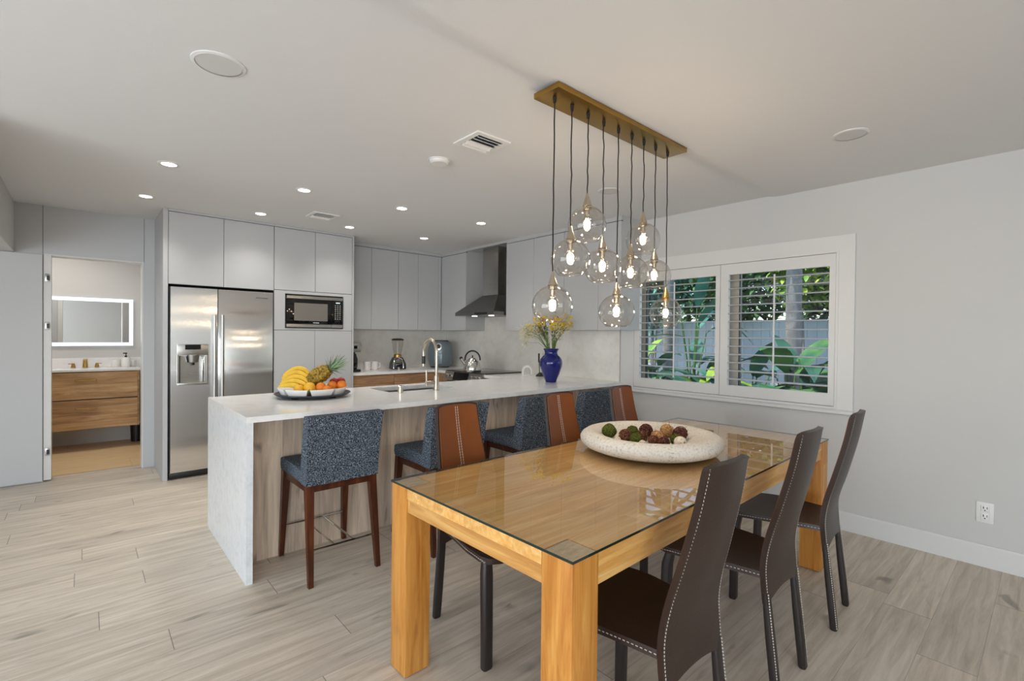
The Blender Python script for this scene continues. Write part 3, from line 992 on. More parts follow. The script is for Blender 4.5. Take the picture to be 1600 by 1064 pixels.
# ------------------------------------------------------------------ range hood
r = thing('range_hood', 'stainless chimney range hood above the cooktop', 'range hood', (3.8, 4.68, 1.59))
b = BM()
X0, X1, Y0, Y1 = 3.53, 4.014, 4.297, 5.067
def loft4(bm, q0, q1):
    a = [bm.verts.new(p) for p in q0]; c = [bm.verts.new(p) for p in q1]
    for i in range(4):
        bm.faces.new((a[i], a[(i+1) % 4], c[(i+1) % 4], c[i]))
    bm.faces.new(a); bm.faces.new(c)
box(b, X0, Y0, 1.590, X1, Y1, 1.628)
loft4(b, [(X0, Y0, 1.628), (X1, Y0, 1.628), (X1, Y1, 1.628), (X0, Y1, 1.628)], [(3.75, 4.49, 1.845), (X1, 4.49, 1.845), (X1, 4.79, 1.845), (3.75, 4.79, 1.845)])
wpart('canopy', b, M_DSTEEL, r, smooth=0)
b = BM(); box(b, 3.752, 4.492, 1.845, 4.013, 4.788, 2.434, 0.002)
wpart('chimney', b, M_STEEL, r)
b = BM(); box(b, 3.527, 4.42, 1.598, 3.531, 4.66, 1.620)
wpart('control_strip', b, M_BLACKGLOSS, r, smooth=0)
for y in (4.50, 4.83):
    b = BM(); cyl(b, (3.66, y, 1.584), 0.032, 0.007, 20)
    wpart('hood_lamp', b, M_HOODLAMP, r)

# ------------------------------------------------------------------ base cabinets, worktop, range
def base_cab(label, bx, front, face):
    x0, y0, x1, y1 = bx
    r = thing('base_cabinet', label, 'cabinet', ((x0+x1)/2, (y0+y1)/2, 0), group='wood base cabinets')
    bm = BM(); box(bm, x0, y0, 0.1, x1, y1, 0.868)
    wpart('body', bm, M_BASEWOOD, r, smooth=0)
    bm = BM()
    if face == 'Y':
        box(bm, x0+0.002, y0-0.02, 0.105, x1-0.002, y0, 0.862, 0.0015, 1)
    else:
        box(bm, x0-0.02, y0+0.002, 0.105, x0, y1-0.002, 0.862, 0.0015, 1)
    wpart('door', bm, M_BASEWOOD, r, smooth=0)
    bm = BM()
    if face == 'Y':
        box(bm, x0, y0+0.04, 0, x1, y0+0.06, 0.1)
    else:
        box(bm, x0+0.04, y0, 0, x0+0.06, y1, 0.1)
    wpart('plinth', bm, M_SHADOWGAP, r, smooth=0)
base_cab('wood base cabinet next to the tall pantry under the back counter', (2.309, 5.375, 2.84, 5.976), 0, 'Y')
base_cab('wood base cabinet under the blender by the inner corner', (2.842, 5.375, 3.43, 5.976), 0, 'Y')
base_cab('wood corner base cabinet left of the range', (3.432, 5.057, 4.012, 5.976), 0, 'X')
base_cab('wood base cabinet between the range and the peninsula', (3.432, 3.91, 4.012, 4.293), 0, 'X')
r = thing('counter_top', 'white quartz worktop along the back wall and range corner', 'worktop', (3.0, 5.7, 0.869))
b = BM(); prism(b, [(2.309, 5.345), (3.395, 5.345), (3.395, 5.057), (4.013, 5.057), (4.013, 5.980), (2.309, 5.980)], 0.869, 0.900)
wpart('counter_slab', b, M_QUARTZ, r, smooth=0)

r = thing('kitchen_range', 'slide-in stainless range with black glass cooktop', 'range', (3.7, 4.675, 0))
RY0, RY1 = 4.297, 5.053
b = BM(); box(b, 3.42, RY0, 0.03, 4.012, RY1, 0.902)
wpart('body', b, M_DSTEEL, r, smooth=0)
b = BM(); box(b, 3.385, RY0+0.004, 0.17, 3.419, RY1-0.004, 0.775, 0.004)
d = wpart('oven_door', b, M_STEEL, r)
b = BM(); tube(b, [(3.345, RY0+0.06, 0.73), (3.345, RY1-0.06, 0.73)], 0.011, 12); cyl(b, (3.345, RY0+0.09, 0.73), 0.007, 0.04, 8, axis='X'); cyl(b, (3.345, RY1-0.09, 0.73), 0.007, 0.04, 8, axis='X')
wpart('handle', b, M_STEEL, d)
b = BM(); box(b, 3.395, RY0, 0.902, 4.012, RY1, 0.914, 0.002)
wpart('cooktop', b, mat('black_ceramic_cooktop', '#1a1c1e', 0.06, spec=0.7), r)
b = BM(); prism(b, [(3.40, 0.785), (3.35, 0.80), (3.385, 0.905), (3.42, 0.905)], RY0, RY1, 'XZ')
cp = wpart('control_panel', b, M_STEEL, r, smooth=0)
tl = math.atan2(0.035, 0.105)
def on_panel(t, y, d):   # t along the sloping panel face, d outwards
    return Vector((3.35 + 0.035*t - math.cos(tl)*d, y, 0.80 + 0.105*t + math.sin(tl)*d))
b = BM()
q = [on_panel(0.08, 4.56, 0.0015), on_panel(0.08, 4.86, 0.0015), on_panel(0.95, 4.86, 0.0015), on_panel(0.95, 4.56, 0.0015)]
vs = [b.verts.new(p) for p in q]; b.faces.new(vs)
wpart('touch_display', b, M_BLACKGLOSS, cp, smooth=0)
for y in (4.34, 4.415, 4.49, 4.915, 4.995):
    b = BM()
    m = Matrix.Translation(on_panel(0.5, y, 0)) @ Matrix.Rotation(-PI/2 + tl, 4, 'Y')
    lathe(b, [(0, 0), (0.027, 0), (0.027, 0.008), (0.021, 0.010), (0.019, 0.034), (0, 0.036)], 20, m)
    wpart('knob', b, M_CHROME, cp)

# ------------------------------------------------------------------ peninsula
PY0, PY1 = 2.85, 3.905
r = thing('peninsula_cabinet', 'peninsula base clad in weathered grey-brown wood panels', 'cabinet', (2.35, 3.5, 0))
b = BM()
box(b, 0.684, 3.14, 0, 4.012, 3.84, 0.70)
box(b, 0.684, 3.14, 0.70, 1.72, 3.84, 0.868); box(b, 2.46, 3.14, 0.70, 4.012, 3.84, 0.868)
box(b, 1.72, 3.14, 0.70, 2.46, 3.40, 0.868)
wpart('body', b, M_CABSIDE, r, smooth=0)
b = BM(); box(b, 0.684, 3.12, 0.0, 4.013, 3.139, 0.868)
wpart('back_panel', b, M_PENWOOD, r, smooth=0)
for x0, x1 in ((0.69, 1.30), (1.302, 1.72), (1.722, 2.46), (2.462, 2.95), (2.952, 3.40)):
    b = BM(); box(b, x0, 3.841, 0.1, x1, 3.858, 0.862)
    wpart('door', b, M_CAB, r, smooth=0)
r = thing('peninsula_worktop', 'white quartz peninsula worktop with a waterfall end', 'worktop', (2.35, 3.38, 0))
SX0, SX1, SY0, SY1 = 1.78, 2.40, 3.43, 3.79
b = BM()
box(b, 0.65, PY0, 0.868, SX0, PY1, 0.90); box(b, SX1, PY0, 0.868, 4.013, PY1, 0.90)
box(b, SX0, PY0, 0.868, SX1, SY0, 0.90); box(b, SX0, SY1, 0.868, SX1, PY1, 0.90)
box(b, 3.395, PY1, 0.868, 4.013, 4.294, 0.90)
wpart('counter_slab', b, M_QUARTZ, r, smooth=0)
b = BM(); box(b, 0.65, PY0, 0.0, 0.683, PY1, 0.868)
wpart('waterfall_end', b, M_QUARTZV, r, smooth=0)
r = thing('kitchen_sink', 'undermount stainless sink set into the peninsula', 'sink', ((SX0+SX1)/2, (SY0+SY1)/2, 0.715))
b = BM()
box(b, SX0-0.012, SY0-0.012, 0.715, SX1+0.012, SY1+0.012, 0.725)
box(b, SX0-0.012, SY0-0.012, 0.725, SX0, SY1+0.012, 0.867); box(b, SX1, SY0-0.012, 0.725, SX1+0.012, SY1+0.012, 0.867)
box(b, SX0, SY0-0.012, 0.725, SX1, SY0, 0.867); box(b, SX0, SY1, 0.725, SX1, SY1+0.012, 0.867)
wpart('basin', b, M_STEEL, r, smooth=0)
b = BM(); cyl(b, ((SX0+SX1)/2, (SY0+SY1)/2, 0.725), 0.045, 0.004, 20)
wpart('drain', b, M_CHROME, r)
r = thing('kitchen_faucet', 'brushed nickel gooseneck faucet standing at the sink', 'faucet', (2.145, 3.335, 0.90))
b = BM()
cyl(b, (0, 0, 0), 0.026, 0.004, 24); cyl(b, (0, 0, 0.004), 0.021, 0.115, 24, bev=0.003)
pts = [(0, 0, 0.11), (0, 0, 0.30)]
for i in range(1, 17):
    a = PI*i/16*1.0
    pts.append((0, 0.1*(1-math.cos(a)), 0.30 + 0.112*math.sin(a)))
pts.append((0, 0.2, 0.27))
tube(b, pts, 0.0125, 14)
obj('spout', b, M_NICKEL, r)
b = BM(); tube(b, [(0, 0.2, 0.27), (0, 0.2, 0.205)], 0.0155, 14)
obj('spray_collar', b, M_BLACK, r)
b = BM(); tube(b, [(0, 0.2, 0.206), (0, 0.2, 0.185)], 0.0125, 14)
obj('spray_nozzle', b, M_NICKEL, r)
b = BM(); tube(b, [(-0.018, 0, 0.065), (-0.098, 0.0, 0.065)], 0.015, 12); tube(b, [(-0.09, 0, 0.045), (-0.094, 0, 0.165)], [0.008, 0.0065], 10)
obj('lever_handle', b, M_NICKEL, r)
r = thing('soap_pump', 'short nickel air switch standing left of the faucet', 'soap pump', (1.83, 3.35, 0.90))
b = BM(); cyl(b, (0, 0, 0), 0.02, 0.045, 20, bev=0.002)
obj('base', b, M_NICKEL, r)
b = BM(); cyl(b, (0, 0, 0.045), 0.024, 0.010, 20, bev=0.002)
obj('cap', b, M_CHROME, r)

# ------------------------------------------------------------------ dining table with its sheet of glass
TC, TROT = (2.115, 1.335), math.radians(1.3)
TL, TW, TH = 2.33, 0.95, 0.751
LX, LY = 0.112, 0.112
t = thing('dining_table', 'honey oak dining table with square corner legs', 'table', (TC[0], TC[1], 0), TROT)
hx_, hy_ = TL/2, TW/2
b = BM()
poly = [(-hx_, -hy_+LY), (-hx_+LX, -hy_+LY), (-hx_+LX, -hy_), (hx_-LX, -hy_), (hx_-LX, -hy_+LY), (hx_, -hy_+LY),
        (hx_, hy_-LY), (hx_-LX, hy_-LY), (hx_-LX, hy_), (-hx_+LX, hy_), (-hx_+LX, hy_-LY), (-hx_, hy_-LY)]
cx = 0.0025
def inset(p):
    return (p[0] - math.copysign(cx, p[0]), p[1] - math.copysign(cx, p[1]))
prism(b, [inset(p) for p in poly], TH-0.042, TH)
obj('tabletop', b, M_HONEY, t, smooth=0)
for sx in (-1, 1):
    for sy in (-1, 1):
        b = BM()
        box(b, min(sx*hx_, sx*(hx_-LX)), min(sy*hy_, sy*(hy_-LY)), 0.004, max(sx*hx_, sx*(hx_-LX)), max(sy*hy_, sy*(hy_-LY)), TH-0.001, 0.003, 2)
        lg = obj('leg', b, M_HONEYV, t)
        b = BM(); box(b, min(sx*(hx_-0.003), sx*(hx_-LX+0.003)), min(sy*(hy_-0.003), sy*(hy_-LY+0.003)), TH-0.001, max(sx*(hx_-0.003), sx*(hx_-LX+0.003)), max(sy*(hy_-0.003), sy*(hy_-LY+0.003)), TH)
        obj('end_grain', b, M_ENDGRAIN, lg, smooth=0)
        b = BM(); cyl(b, (sx*(hx_-LX/2), sy*(hy_-LY/2), 0), 0.03, 0.005, 16)
        obj('foot_pad', b, M_DARKGREY, lg)
for sy in (-1, 1):
    b = BM(); y = sy*(hy_-0.006); box(b, -hx_+LX+0.001, min(y, y-sy*0.028), TH-0.096, hx_-LX-0.001, max(y, y-sy*0.028), TH-0.044, 0.001, 1)
    obj('apron', b, M_HONEY, t, smooth=0)
for sx in (-1, 1):
    b = BM(); x = sx*(hx_-0.006); box(b, min(x, x-sx*0.028), -hy_+LY+0.001, TH-0.096, max(x, x-sx*0.028), hy_-LY-0.001, TH-0.044, 0.001, 1)
    obj('apron', b, M_HONEYY, t, smooth=0)
g = thing('glass_sheet', 'clear glass sheet lying over the honey oak table', 'glass top', (TC[0], TC[1], TH+0.0005), TROT)
b = BM()
gx, gy, gz = hx_+0.003, hy_+0.003, 0.0085
b.faces.new([b.verts.new(p) for p in ((-gx, -gy, gz), (gx, -gy, gz), (gx, gy, gz), (-gx, gy, gz))])
obj('glass_surface', b, M_TABLEGLASS, g, smooth=0)
b = BM()
lo = [b.verts.new(p) for p in ((-gx, -gy, 0), (gx, -gy, 0), (gx, gy, 0), (-gx, gy, 0))]
hi = [b.verts.new(p) for p in ((-gx, -gy, gz-0.0003), (gx, -gy, gz-0.0003), (gx, gy, gz-0.0003), (-gx, gy, gz-0.0003))]
for i in range(4):
    b.faces.new((lo[i], lo[(i+1) % 4], hi[(i+1) % 4], hi[i]))
obj('glass_edge', b, M_GLASSEDGE, g, smooth=0)
TABLE_Z = TH + 0.0095

# ------------------------------------------------------------------ stone bowl with decorative balls
BC = (2.205, 1.395)
r = thing('stone_bowl', 'large shallow pale stone bowl on the glass topped table', 'bowl', (BC[0], BC[1], TABLE_Z))
b = BM()
lathe(b, [(0, 0), (0.19, 0), (0.245, 0.004), (0.30, 0.012), (0.338, 0.027), (0.357, 0.048), (0.359, 0.066), (0.350, 0.083), (0.330, 0.096), (0.305, 0.100), (0.280, 0.096), (0.257, 0.083), (0.225, 0.064), (0.17, 0.048), (0, 0.042)], 72)
obj('bowl_body', b, M_STONE, r, smooth=1.0)
M_MOSS = speck_mat('moss_ball', ['#2a2c14', '#4d5222', '#6b6c33'], 160, rough=0.95, bump=0.8, spec=0.1)
M_TWIG = speck_mat('twig_brown', ['#3a1f17', '#6f4432', '#9a6d52'], 120, rough=0.85, bump=0.6, spec=0.15)
M_TWIGD = speck_mat('dark_twig', ['#2b1512', '#5a332a', '#84584a'], 120, rough=0.85, bump=0.6, spec=0.15)
M_TWIGC = speck_mat('tan_twig', ['#8a5d34', '#bb8d5a', '#d9b483'], 120, rough=0.85, bump=0.6, spec=0.15)
M_BIRCH = speck_mat('birch_ball', ['#6d5546', '#d9c7b0', '#e6d8c6'], 60, rough=0.85, bump=0.4, spec=0.15, pos=[0.33, 0.40, 0.6])
balls = [('moss', 2.085, 1.565, 0.036, 'green moss ball nearest the far left rim of the stone bowl'),
         ('twig', 2.095, 1.470, 0.031, 'reddish twig ball just right of the leftmost moss ball'),
         ('moss', 2.215, 1.510, 0.031, 'green moss ball at the back of the bowl between two twig balls'),
         ('moss', 2.065, 1.385, 0.031, 'green moss ball at the front middle of the stone bowl'),
         ('birch', 2.015, 1.462, 0.017, 'tiny cream ball peeking out at the front left of the bowl'),
         ('dark', 2.290, 1.475, 0.033, 'dark twig ball at the back middle of the stone bowl'),
         ('twig', 2.165, 1.415, 0.027, 'brown twig ball behind the front middle moss ball'),
         ('tan', 2.368, 1.394, 0.033, 'tan twig ball with loose ends at the back of the bowl'),
         ('tan', 2.225, 1.366, 0.028, 'small tan ball resting in the centre of the heap'),
         ('dark', 2.340, 1.300, 0.035, 'dark reddish twig ball at the right side of the bowl'),
         ('moss', 2.230, 1.262, 0.027, 'small green moss ball on the right of the heap'),
         ('birch', 2.160, 1.200, 0.028, 'cream birch ball with dark flecks at the right front of the bowl'),
         ('dark', 2.105, 1.255, 0.027, 'greyish brown twig ball at the right front beside the birch ball'),
         ('twig', 2.115, 1.318, 0.027, 'light brown twig ball in front of the small tan ball'),
         ('birch', 2.045, 1.335, 0.018, 'small cream ball between the front moss ball and the twig balls')]
BMAT = {'moss': M_MOSS, 'twig': M_TWIG, 'dark': M_TWIGD, 'tan': M_TWIGC, 'birch': M_BIRCH}
for i, (k, x, y, rad, lab) in enumerate(balls):
    rad *= 1.10
    dd = math.hypot(x-BC[0], y-BC[1])
    zb = TABLE_Z + 0.044 + max(0, dd-0.15)*0.11
    r = thing('decorative_ball', lab, 'decorative ball', (x, y, zb+rad), group='decorative balls in the stone bowl')
    random.seed(100+i)
    b = BM(); ball(b, (0, 0, 0), rad*(0.97 if k == 'moss' else 0.9 if k != 'birch' else 1.0), 3, jit=0.06 if k == 'moss' else 0.015)
    obj('core', b, BMAT[k], r, smooth=1.2)
    if k in ('twig', 'dark', 'tan'):
        b = BM()
        for s in range(16):
            n = Vector((random.gauss(0, 1), random.gauss(0, 1), random.gauss(0, 1))).normalized()
            u = n.orthogonal().normalized(); v = n.cross(u)
            a0 = random.uniform(0, 6.28); off = random.uniform(-0.5, 0.5)*rad
            q = math.sqrt(max(0.0, 1-(off/rad)**2))*rad*1.0
            pts = [n*off + u*(q*math.cos(a0+j*0.42)) + v*(q*math.sin(a0+j*0.42)) for j in range(9)]
            tube(b, pts, 0.0018, 4)
        if k == 'tan':
            for s in range(3):
                n = Vector((random.gauss(0, 0.6), random.gauss(0, 0.6), 1)).normalized()
                tube(b, [n*rad*0.9, n*rad*1.45 + Vector((0.004, 0.003, 0))], 0.0014, 4)
        obj('strands', b, BMAT[k], r, smooth=1.2)

# ------------------------------------------------------------------ dining chairs
def crom(tab, z):
    n = len(tab)
    if z <= tab[0][0]: return tab[0][1]
    if z >= tab[-1][0]: return tab[-1][1]
    for i in range(n-1):
        z0, v0 = tab[i]; z1, v1 = tab[i+1]
        if z <= z1:
            t_ = (z-z0)/(z1-z0)
            m0 = (tab[i+1][1]-tab[i-1][1])/(tab[i+1][0]-tab[i-1][0]) if i > 0 else (v1-v0)/(z1-z0)
            m1 = (tab[i+2][1]-tab[i][1])/(tab[i+2][0]-tab[i][0]) if i < n-2 else (v1-v0)/(z1-z0)
            h = z1-z0
            return (2*t_**3-3*t_**2+1)*v0 + (t_**3-2*t_**2+t_)*h*m0 + (-2*t_**3+3*t_**2)*v1 + (t_**3-t_**2)*h*m1
YC = [(0.0, -0.012), (0.14, 0.003), (0.30, 0.021), (0.42, 0.034), (0.51, 0.038), (0.60, 0.025), (0.72, -0.006), (0.87, -0.042), (1.01, -0.067)]
HW = [(0.36, 0.163), (0.46, 0.165), (0.55, 0.157), (0.65, 0.147), (0.82, 0.133), (1.01, 0.121)]
def back_grid(z0, z1, nz, nx, shrink, dy, arch):
    rows = []
    for j in range(nz+1):
        row = []
        for i in range(nx+1):
            u = -1 + 2*i/nx
            zb = z0 + arch*(1-u*u)
            z = zb + (z1-zb)*j/nz
            w = crom(HW, z) - shrink
            zz = z
            if j == nz:
                zz -= 0.010*abs(u)**6
            row.append(Vector((w*u, crom(YC, z) + dy - 0.020*(1-u*u)*min(1, max(0.25, (z-0.36)/0.3)), zz)))
        rows.append(row)
    return rows
def loftr(bm, secs, n=4):
    """upright post with rounded-rectangle sections (x, y, z, half width, half depth)"""
    rings = []
    for x, y, z, a, c in secs:
        r_ = min(a, c)*0.7
        ring = []
        for qx, qy, st_ in ((1, 1, 0), (-1, 1, 1), (-1, -1, 2), (1, -1, 3)):
            for k in range(n):
                an = PI/2*(st_ + k/(n-1))
                ring.append(bm.verts.new((x + qx*(a-r_) + r_*math.cos(an), y + qy*(c-r_) + r_*math.sin(an), z)))
        rings.append(ring)
    m_ = len(rings[0])
    for p, q in zip(rings[:-1], rings[1:]):
        for i in range(m_):
            bm.faces.new((p[i], p[(i+1) % m_], q[(i+1) % m_], q[i]))
    bm.faces.new(list(reversed(rings[0]))); bm.faces.new(rings[-1])
def make_chair(label):
    t = thing('dining_chair', label, 'chair')
    b = BM(); sheet(b, back_grid(0.355, 1.008, 30, 10, 0.0, 0.0, 0.030), 0.019)
    obj('backrest', b, M_LEATHER, t, smooth=0.9)
    b = BM(); sheet(b, back_grid(0.455, 0.999, 24, 10, 0.010, 0.0110, 0.0), 0.005)
    bc = obj('back_cushion', b, M_COGNAC, t, smooth=0.9)
    bc['label'] = 'cognac leather inner face of the backrest'
    b = BM()
    for u in (-0.055, 0.055):
        for j in range(40):
            z = 0.48 + j*0.0128
            w = crom(HW, z)-0.010
            c = Vector((w*u, crom(YC, z) + 0.0135 - 0.020*(1-u*u), z))
            box(b, c.x-0.0012, c.y-0.001, c.z, c.x+0.0012, c.y+0.001, c.z+0.0105)
    obj('cushion_stitching', b, M_STITCH, bc, smooth=0)
    # seat
    rows = []
    for j in range(11):
        v = j/10
        row = []
        for i in range(11):
            u = -1 + 2*i/10
            w = 0.160 + (0.212-0.160)*min(1, v*1.5)
            y = 0.035 + 0.440*v - 0.032*u*u*v*v
            if j == 10:
                w -= 0.018
            row.append(Vector((w*u, y, 0.447 + 0.013*u*u - 0.018*v*v*v)))
        rows.append(row)
    b = BM(); sheet(b, rows, 0.024)
    st = obj('seat', b, M_LEATHER, t, smooth=0.9)
    b = BM()
    for sx in (-1, 1):
        for j in range(32):
            v = j/32
            w = 0.160 + (0.212-0.160)*min(1, v*1.5)
            y = 0.035 + 0.440*v - 0.032*v*v
            box(b, sx*(w-0.002)-0.0025, y, 0.4580-0.018*v**3+0.001, sx*(w-0.002)+0.0045*sx, y+0.0075, 0.4600-0.018*v**3+0.001)
    obj('seat_stitching', b, M_STITCH, st, smooth=0)
    # legs
    for sx in (-1, 1):
        b = BM()
        loftr(b, [(sx*0.144, crom(YC, z_)+dy_, z_, a_, c_) for z_, dy_, a_, c_ in ((0.0, 0, 0.017, 0.012), (0.006, 0, 0.0195, 0.0150), (0.12, 0, 0.0205, 0.0150), (0.24, 0, 0.0205, 0.0140), (0.34, -0.001, 0.0205, 0.0112), (0.40, -0.002, 0.020, 0.0085), (0.43, -0.003, 0.016, 0.004))])
        obj('leg', b, M_LEATHERLEG, t, smooth=0.9)
        b = BM()
        loftr(b, [(sx*0.186, 0.424, 0.0, 0.021, 0.015), (sx*0.186, 0.424, 0.006, 0.024, 0.017), (sx*0.186, 0.422, 0.2, 0.0245, 0.018), (sx*0.184, 0.416, 0.38, 0.0255, 0.019), (sx*0.176, 0.406, 0.43, 0.022, 0.017)], 5)
        obj('leg', b, M_LEATHERLEG, t, smooth=0.9)
    # pale stitching along the back edges and down the rear legs
    for sx in (-1, 1):
        b = BM()
        for j in range(58):
            z = 0.40 + j*0.0104
            w = crom(HW, z)
            dx = w - 0.006
            y = crom(YC, z) - 0.0100 - 0.020*(1-(dx/w)**2)
            box(b, sx*dx-0.0011, y-0.0008, z, sx*dx+0.0011, y+0.001, z+0.0062)
        for j in range(38):
            z = 0.012 + j*0.0102
            box(b, sx*0.1585-0.001, crom(YC, z)-0.0158, z, sx*0.1585+0.001, crom(YC, z)-0.012, z+0.006)
        obj('stitching', b, M_STITCH, t, smooth=0)
    return t
RG = 'dining chairs along the near side of the table'
c0 = make_chair('dark brown leather chair with its back to us, closest to the front table corner')
c0.location = (1.365, 0.680, 0); c0.rotation_euler = (0, 0, math.radians(-1.0)); c0['group'] = RG
dup(c0, (2.068, 0.682, 0), math.radians(0.5), 'dark brown leather chair with its back to us, middle of its row of three', RG)
dup(c0, (2.752, 0.690, 0), math.radians(5), 'dark brown leather chair with its back to us, nearest the window wall and outlet', RG)
LG = 'dining chairs between the table and the stools'
dup(c0, (1.410, 1.938, 0), math.radians(180), 'leather dining chair showing its cognac inner back, leftmost across the table', LG)
dup(c0, (2.165, 1.940, 0), math.radians(180.5), 'leather dining chair showing its cognac inner back, middle one across the table', LG)
dup(c0, (2.800, 1.945, 0), math.radians(181), 'leather dining chair showing its cognac inner back, behind the stone bowl near the window', LG)

# ------------------------------------------------------------------ bar stools
def loftq(bm, secs):
    rings = [[bm.verts.new(p) for p in s] for s in secs]
    for a, c in zip(rings[:-1], rings[1:]):
        for i in range(4):
            bm.faces.new((a[i], a[(i+1) % 4], c[(i+1) % 4], c[i]))
    bm.faces.new(list(reversed(rings[0]))); bm.faces.new(rings[-1])
def sq(x, y, z, a, c):
    return [(x-a, y-c, z), (x+a, y-c, z), (x+a, y+c, z), (x-a, y+c, z)]
def bevel_all(bm, off, seg=3):
    bmesh.ops.bevel(bm, geom=[e for e in bm.edges], offset=off, segments=seg, affect='EDGES', profile=0.6)
def make_stool(label):
    t = thing('bar_stool', label, 'stool')
    b = BM(); prism(b, [(0.112, 0.53), (0.478, 0.53), (0.492, 0.56), (0.486, 0.605), (0.30, 0.606), (0.112, 0.598)], -0.205, 0.205, 'YZ')
    bevel_all(b, 0.012); obj('seat', b, M_TWEED, t, smooth=0.9)
    b = BM()
    secs = []
    for z, yr, yf, w in ((0.53, 0.030, 0.135, 0.205), (0.62, 0.024, 0.120, 0.205), (0.75, 0.008, 0.094, 0.209), (0.87, -0.014, 0.062, 0.212), (0.908, -0.022, 0.046, 0.213)):
        secs.append([(-w, yr, z), (w, yr, z), (w, yf, z), (-w, yf, z)])
    loftq(b, secs)
    es = [e for e in b.edges if len(e.link_faces) == 2 and e.calc_face_angle(0) > 0.6]
    bmesh.ops.bevel(b, geom=es, offset=0.012, segments=3, affect='EDGES', profile=0.6)
    obj('backrest', b, M_TWEED, t, smooth=0.9)
    for sx in (-1, 1):
        b = BM(); loftq(b, [sq(sx*0.191, 0.0, 0, 0.013, 0.013), sq(sx*0.180, 0.062, 0.50, 0.021, 0.021), sq(sx*0.180, 0.064, 0.531, 0.021, 0.021)])
        obj('leg', b, M_WALNUT, t, smooth=0)
        b = BM(); loftq(b, [sq(sx*0.194, 0.500, 0, 0.013, 0.013), sq(sx*0.182, 0.455, 0.50, 0.021, 0.021), sq(sx*0.182, 0.453, 0.531, 0.021, 0.021)])
        obj('leg', b, M_WALNUT, t, smooth=0)
        b = BM(); box(b, sx*0.182-0.011, 0.084, 0.488, sx*0.182+0.011, 0.433, 0.530, 0.002)
        obj('rail', b, M_WALNUT, t)
    for y in (0.062, 0.455):
        b = BM(); box(b, -0.160, y-0.011, 0.488, 0.160, y+0.011, 0.530, 0.002)
        obj('rail', b, M_WALNUT, t)
    b = BM()
    tube(b, [(-0.188, 0.020, 0.185), (0.188, 0.020, 0.185)], 0.0065, 8)
    tube(b, [(-0.190, 0.486, 0.185), (0.190, 0.486, 0.185)], 0.0065, 8)
    for x in (-0.055, 0.055):
        tube(b, [(x, 0.020, 0.185), (x, 0.486, 0.185)], 0.005, 8)
    obj('footrest', b, M_CHROME, t)
    return t
SG = 'tweed bar stools along the peninsula'
s0 = make_stool('blue-grey tweed bar stool with walnut legs standing clear at the waterfall end')
s0.location = (1.095, 2.610, 0); s0['group'] = SG
dup(s0, (1.785, 2.490, 0), 0, 'tweed bar stool second from the waterfall end, behind the leftmost cognac chair back', SG)
dup(s0, (2.545, 2.490, 0), 0, 'tweed bar stool third from the waterfall end, behind the middle cognac chair back', SG)
dup(s0, (3.180, 2.480, 0), 0, 'tweed bar stool next to the window wall, behind the last cognac chair back', SG)

# ------------------------------------------------------------------ pendant fixture over the table
PYC = 1.515
PX = [1.587, 1.705, 1.822, 1.944, 2.066, 2.185, 2.298, 2.414, 2.540]
PZ = [1.487, 1.711, 1.887, 1.699, 1.477, 1.690, 1.882, 1.696, 1.488]
r = thing('pendant_fixture', 'linear brass ceiling fixture with nine hanging clear glass globes', 'pendant light', (2.072, PYC, 2.422))
b = BM(); box(b, 1.530, PYC-0.076, 2.424, 2.620, PYC+0.076, 2.4495, 0.002)
wpart('canopy', b, M_BRASS, r)
for i, (x, z) in enumerate(zip(PX, PZ)):
    R = 0.092
    random.seed(300+i)
    b = BM()
    top = z + R + 0.060
    n = 14
    wob = 0.0022 if i not in (0,) else 0.0012
    pts = [(x + (random.uniform(-wob, wob) if 0 < j < n else 0), PYC + (random.uniform(-wob, wob) if 0 < j < n else 0), 2.424 + (top-2.424)*j/n) for j in range(n+1)]
    tube(b, pts, 0.0032, 6)
    cyl(b, (x, PYC, 2.400), 0.0065, 0.024, 10, r2=0.009)
    p = wpart('pendant_cord', b, M_CORD, r)
    b = BM()
    lathe(b, [(0, 0.062), (0.005, 0.062), (0.007, 0.05), (0.021, 0.006), (0.0225, 0.0), (0.020, -0.003), (0.020, -0.018), (0.016, -0.02), (0, -0.02)], 20, Matrix.Translation((x, PYC, z+R)))
    wpart('socket_cone', b, M_GOLD if i == 8 else M_NICKEL, p)
    b = BM()
    a0, a1 = math.asin(0.018/R), PI - math.asin(0.056/R)
    prof = []
    for k in range(25):
        a = a0 + (a1-a0)*k/24
        prof.append((R*math.sin(a), R*math.cos(a)))
    lathe(b, prof, 40, Matrix.Translation((x, PYC, z)))
    rim = R*math.cos(a1)
    pts = [(x + 0.056*math.cos(q*PI/20), PYC + 0.056*math.sin(q*PI/20), z + rim) for q in range(41)]
    tube(b, pts, 0.0024, 8, cap=False)
    wpart('glass_globe', b, M_GLOBE, p, smooth=1.2)
    b = BM()
    rb = 0.029
    lathe(b, [(0.011, 0.046), (0.012, 0.034)] + [(rb*math.sin(a_), 0.004 + rb*math.cos(a_)) for a_ in [0.5 + (PI-0.5)*k_/12 for k_ in range(12)]] + [(0, 0.004-rb)], 24, Matrix.Translation((x, PYC, z+0.008)))
    bl = wpart('bulb', b, M_GLOBE, p, smooth=1.2)
    b = BM(); ball(b, (x, PYC, z+0.010), 0.0150, 3, sc=(1, 1, 1.15))
    wpart('filament', b, M_BULB, p, smooth=1.5)
    b = BM(); cyl(b, (x, PYC, z+0.027), 0.004, 0.03, 10); cyl(b, (x, PYC, z+0.048), 0.0125, 0.028, 14)
    wpart('bulb_holder', b, M_NICKEL, p)

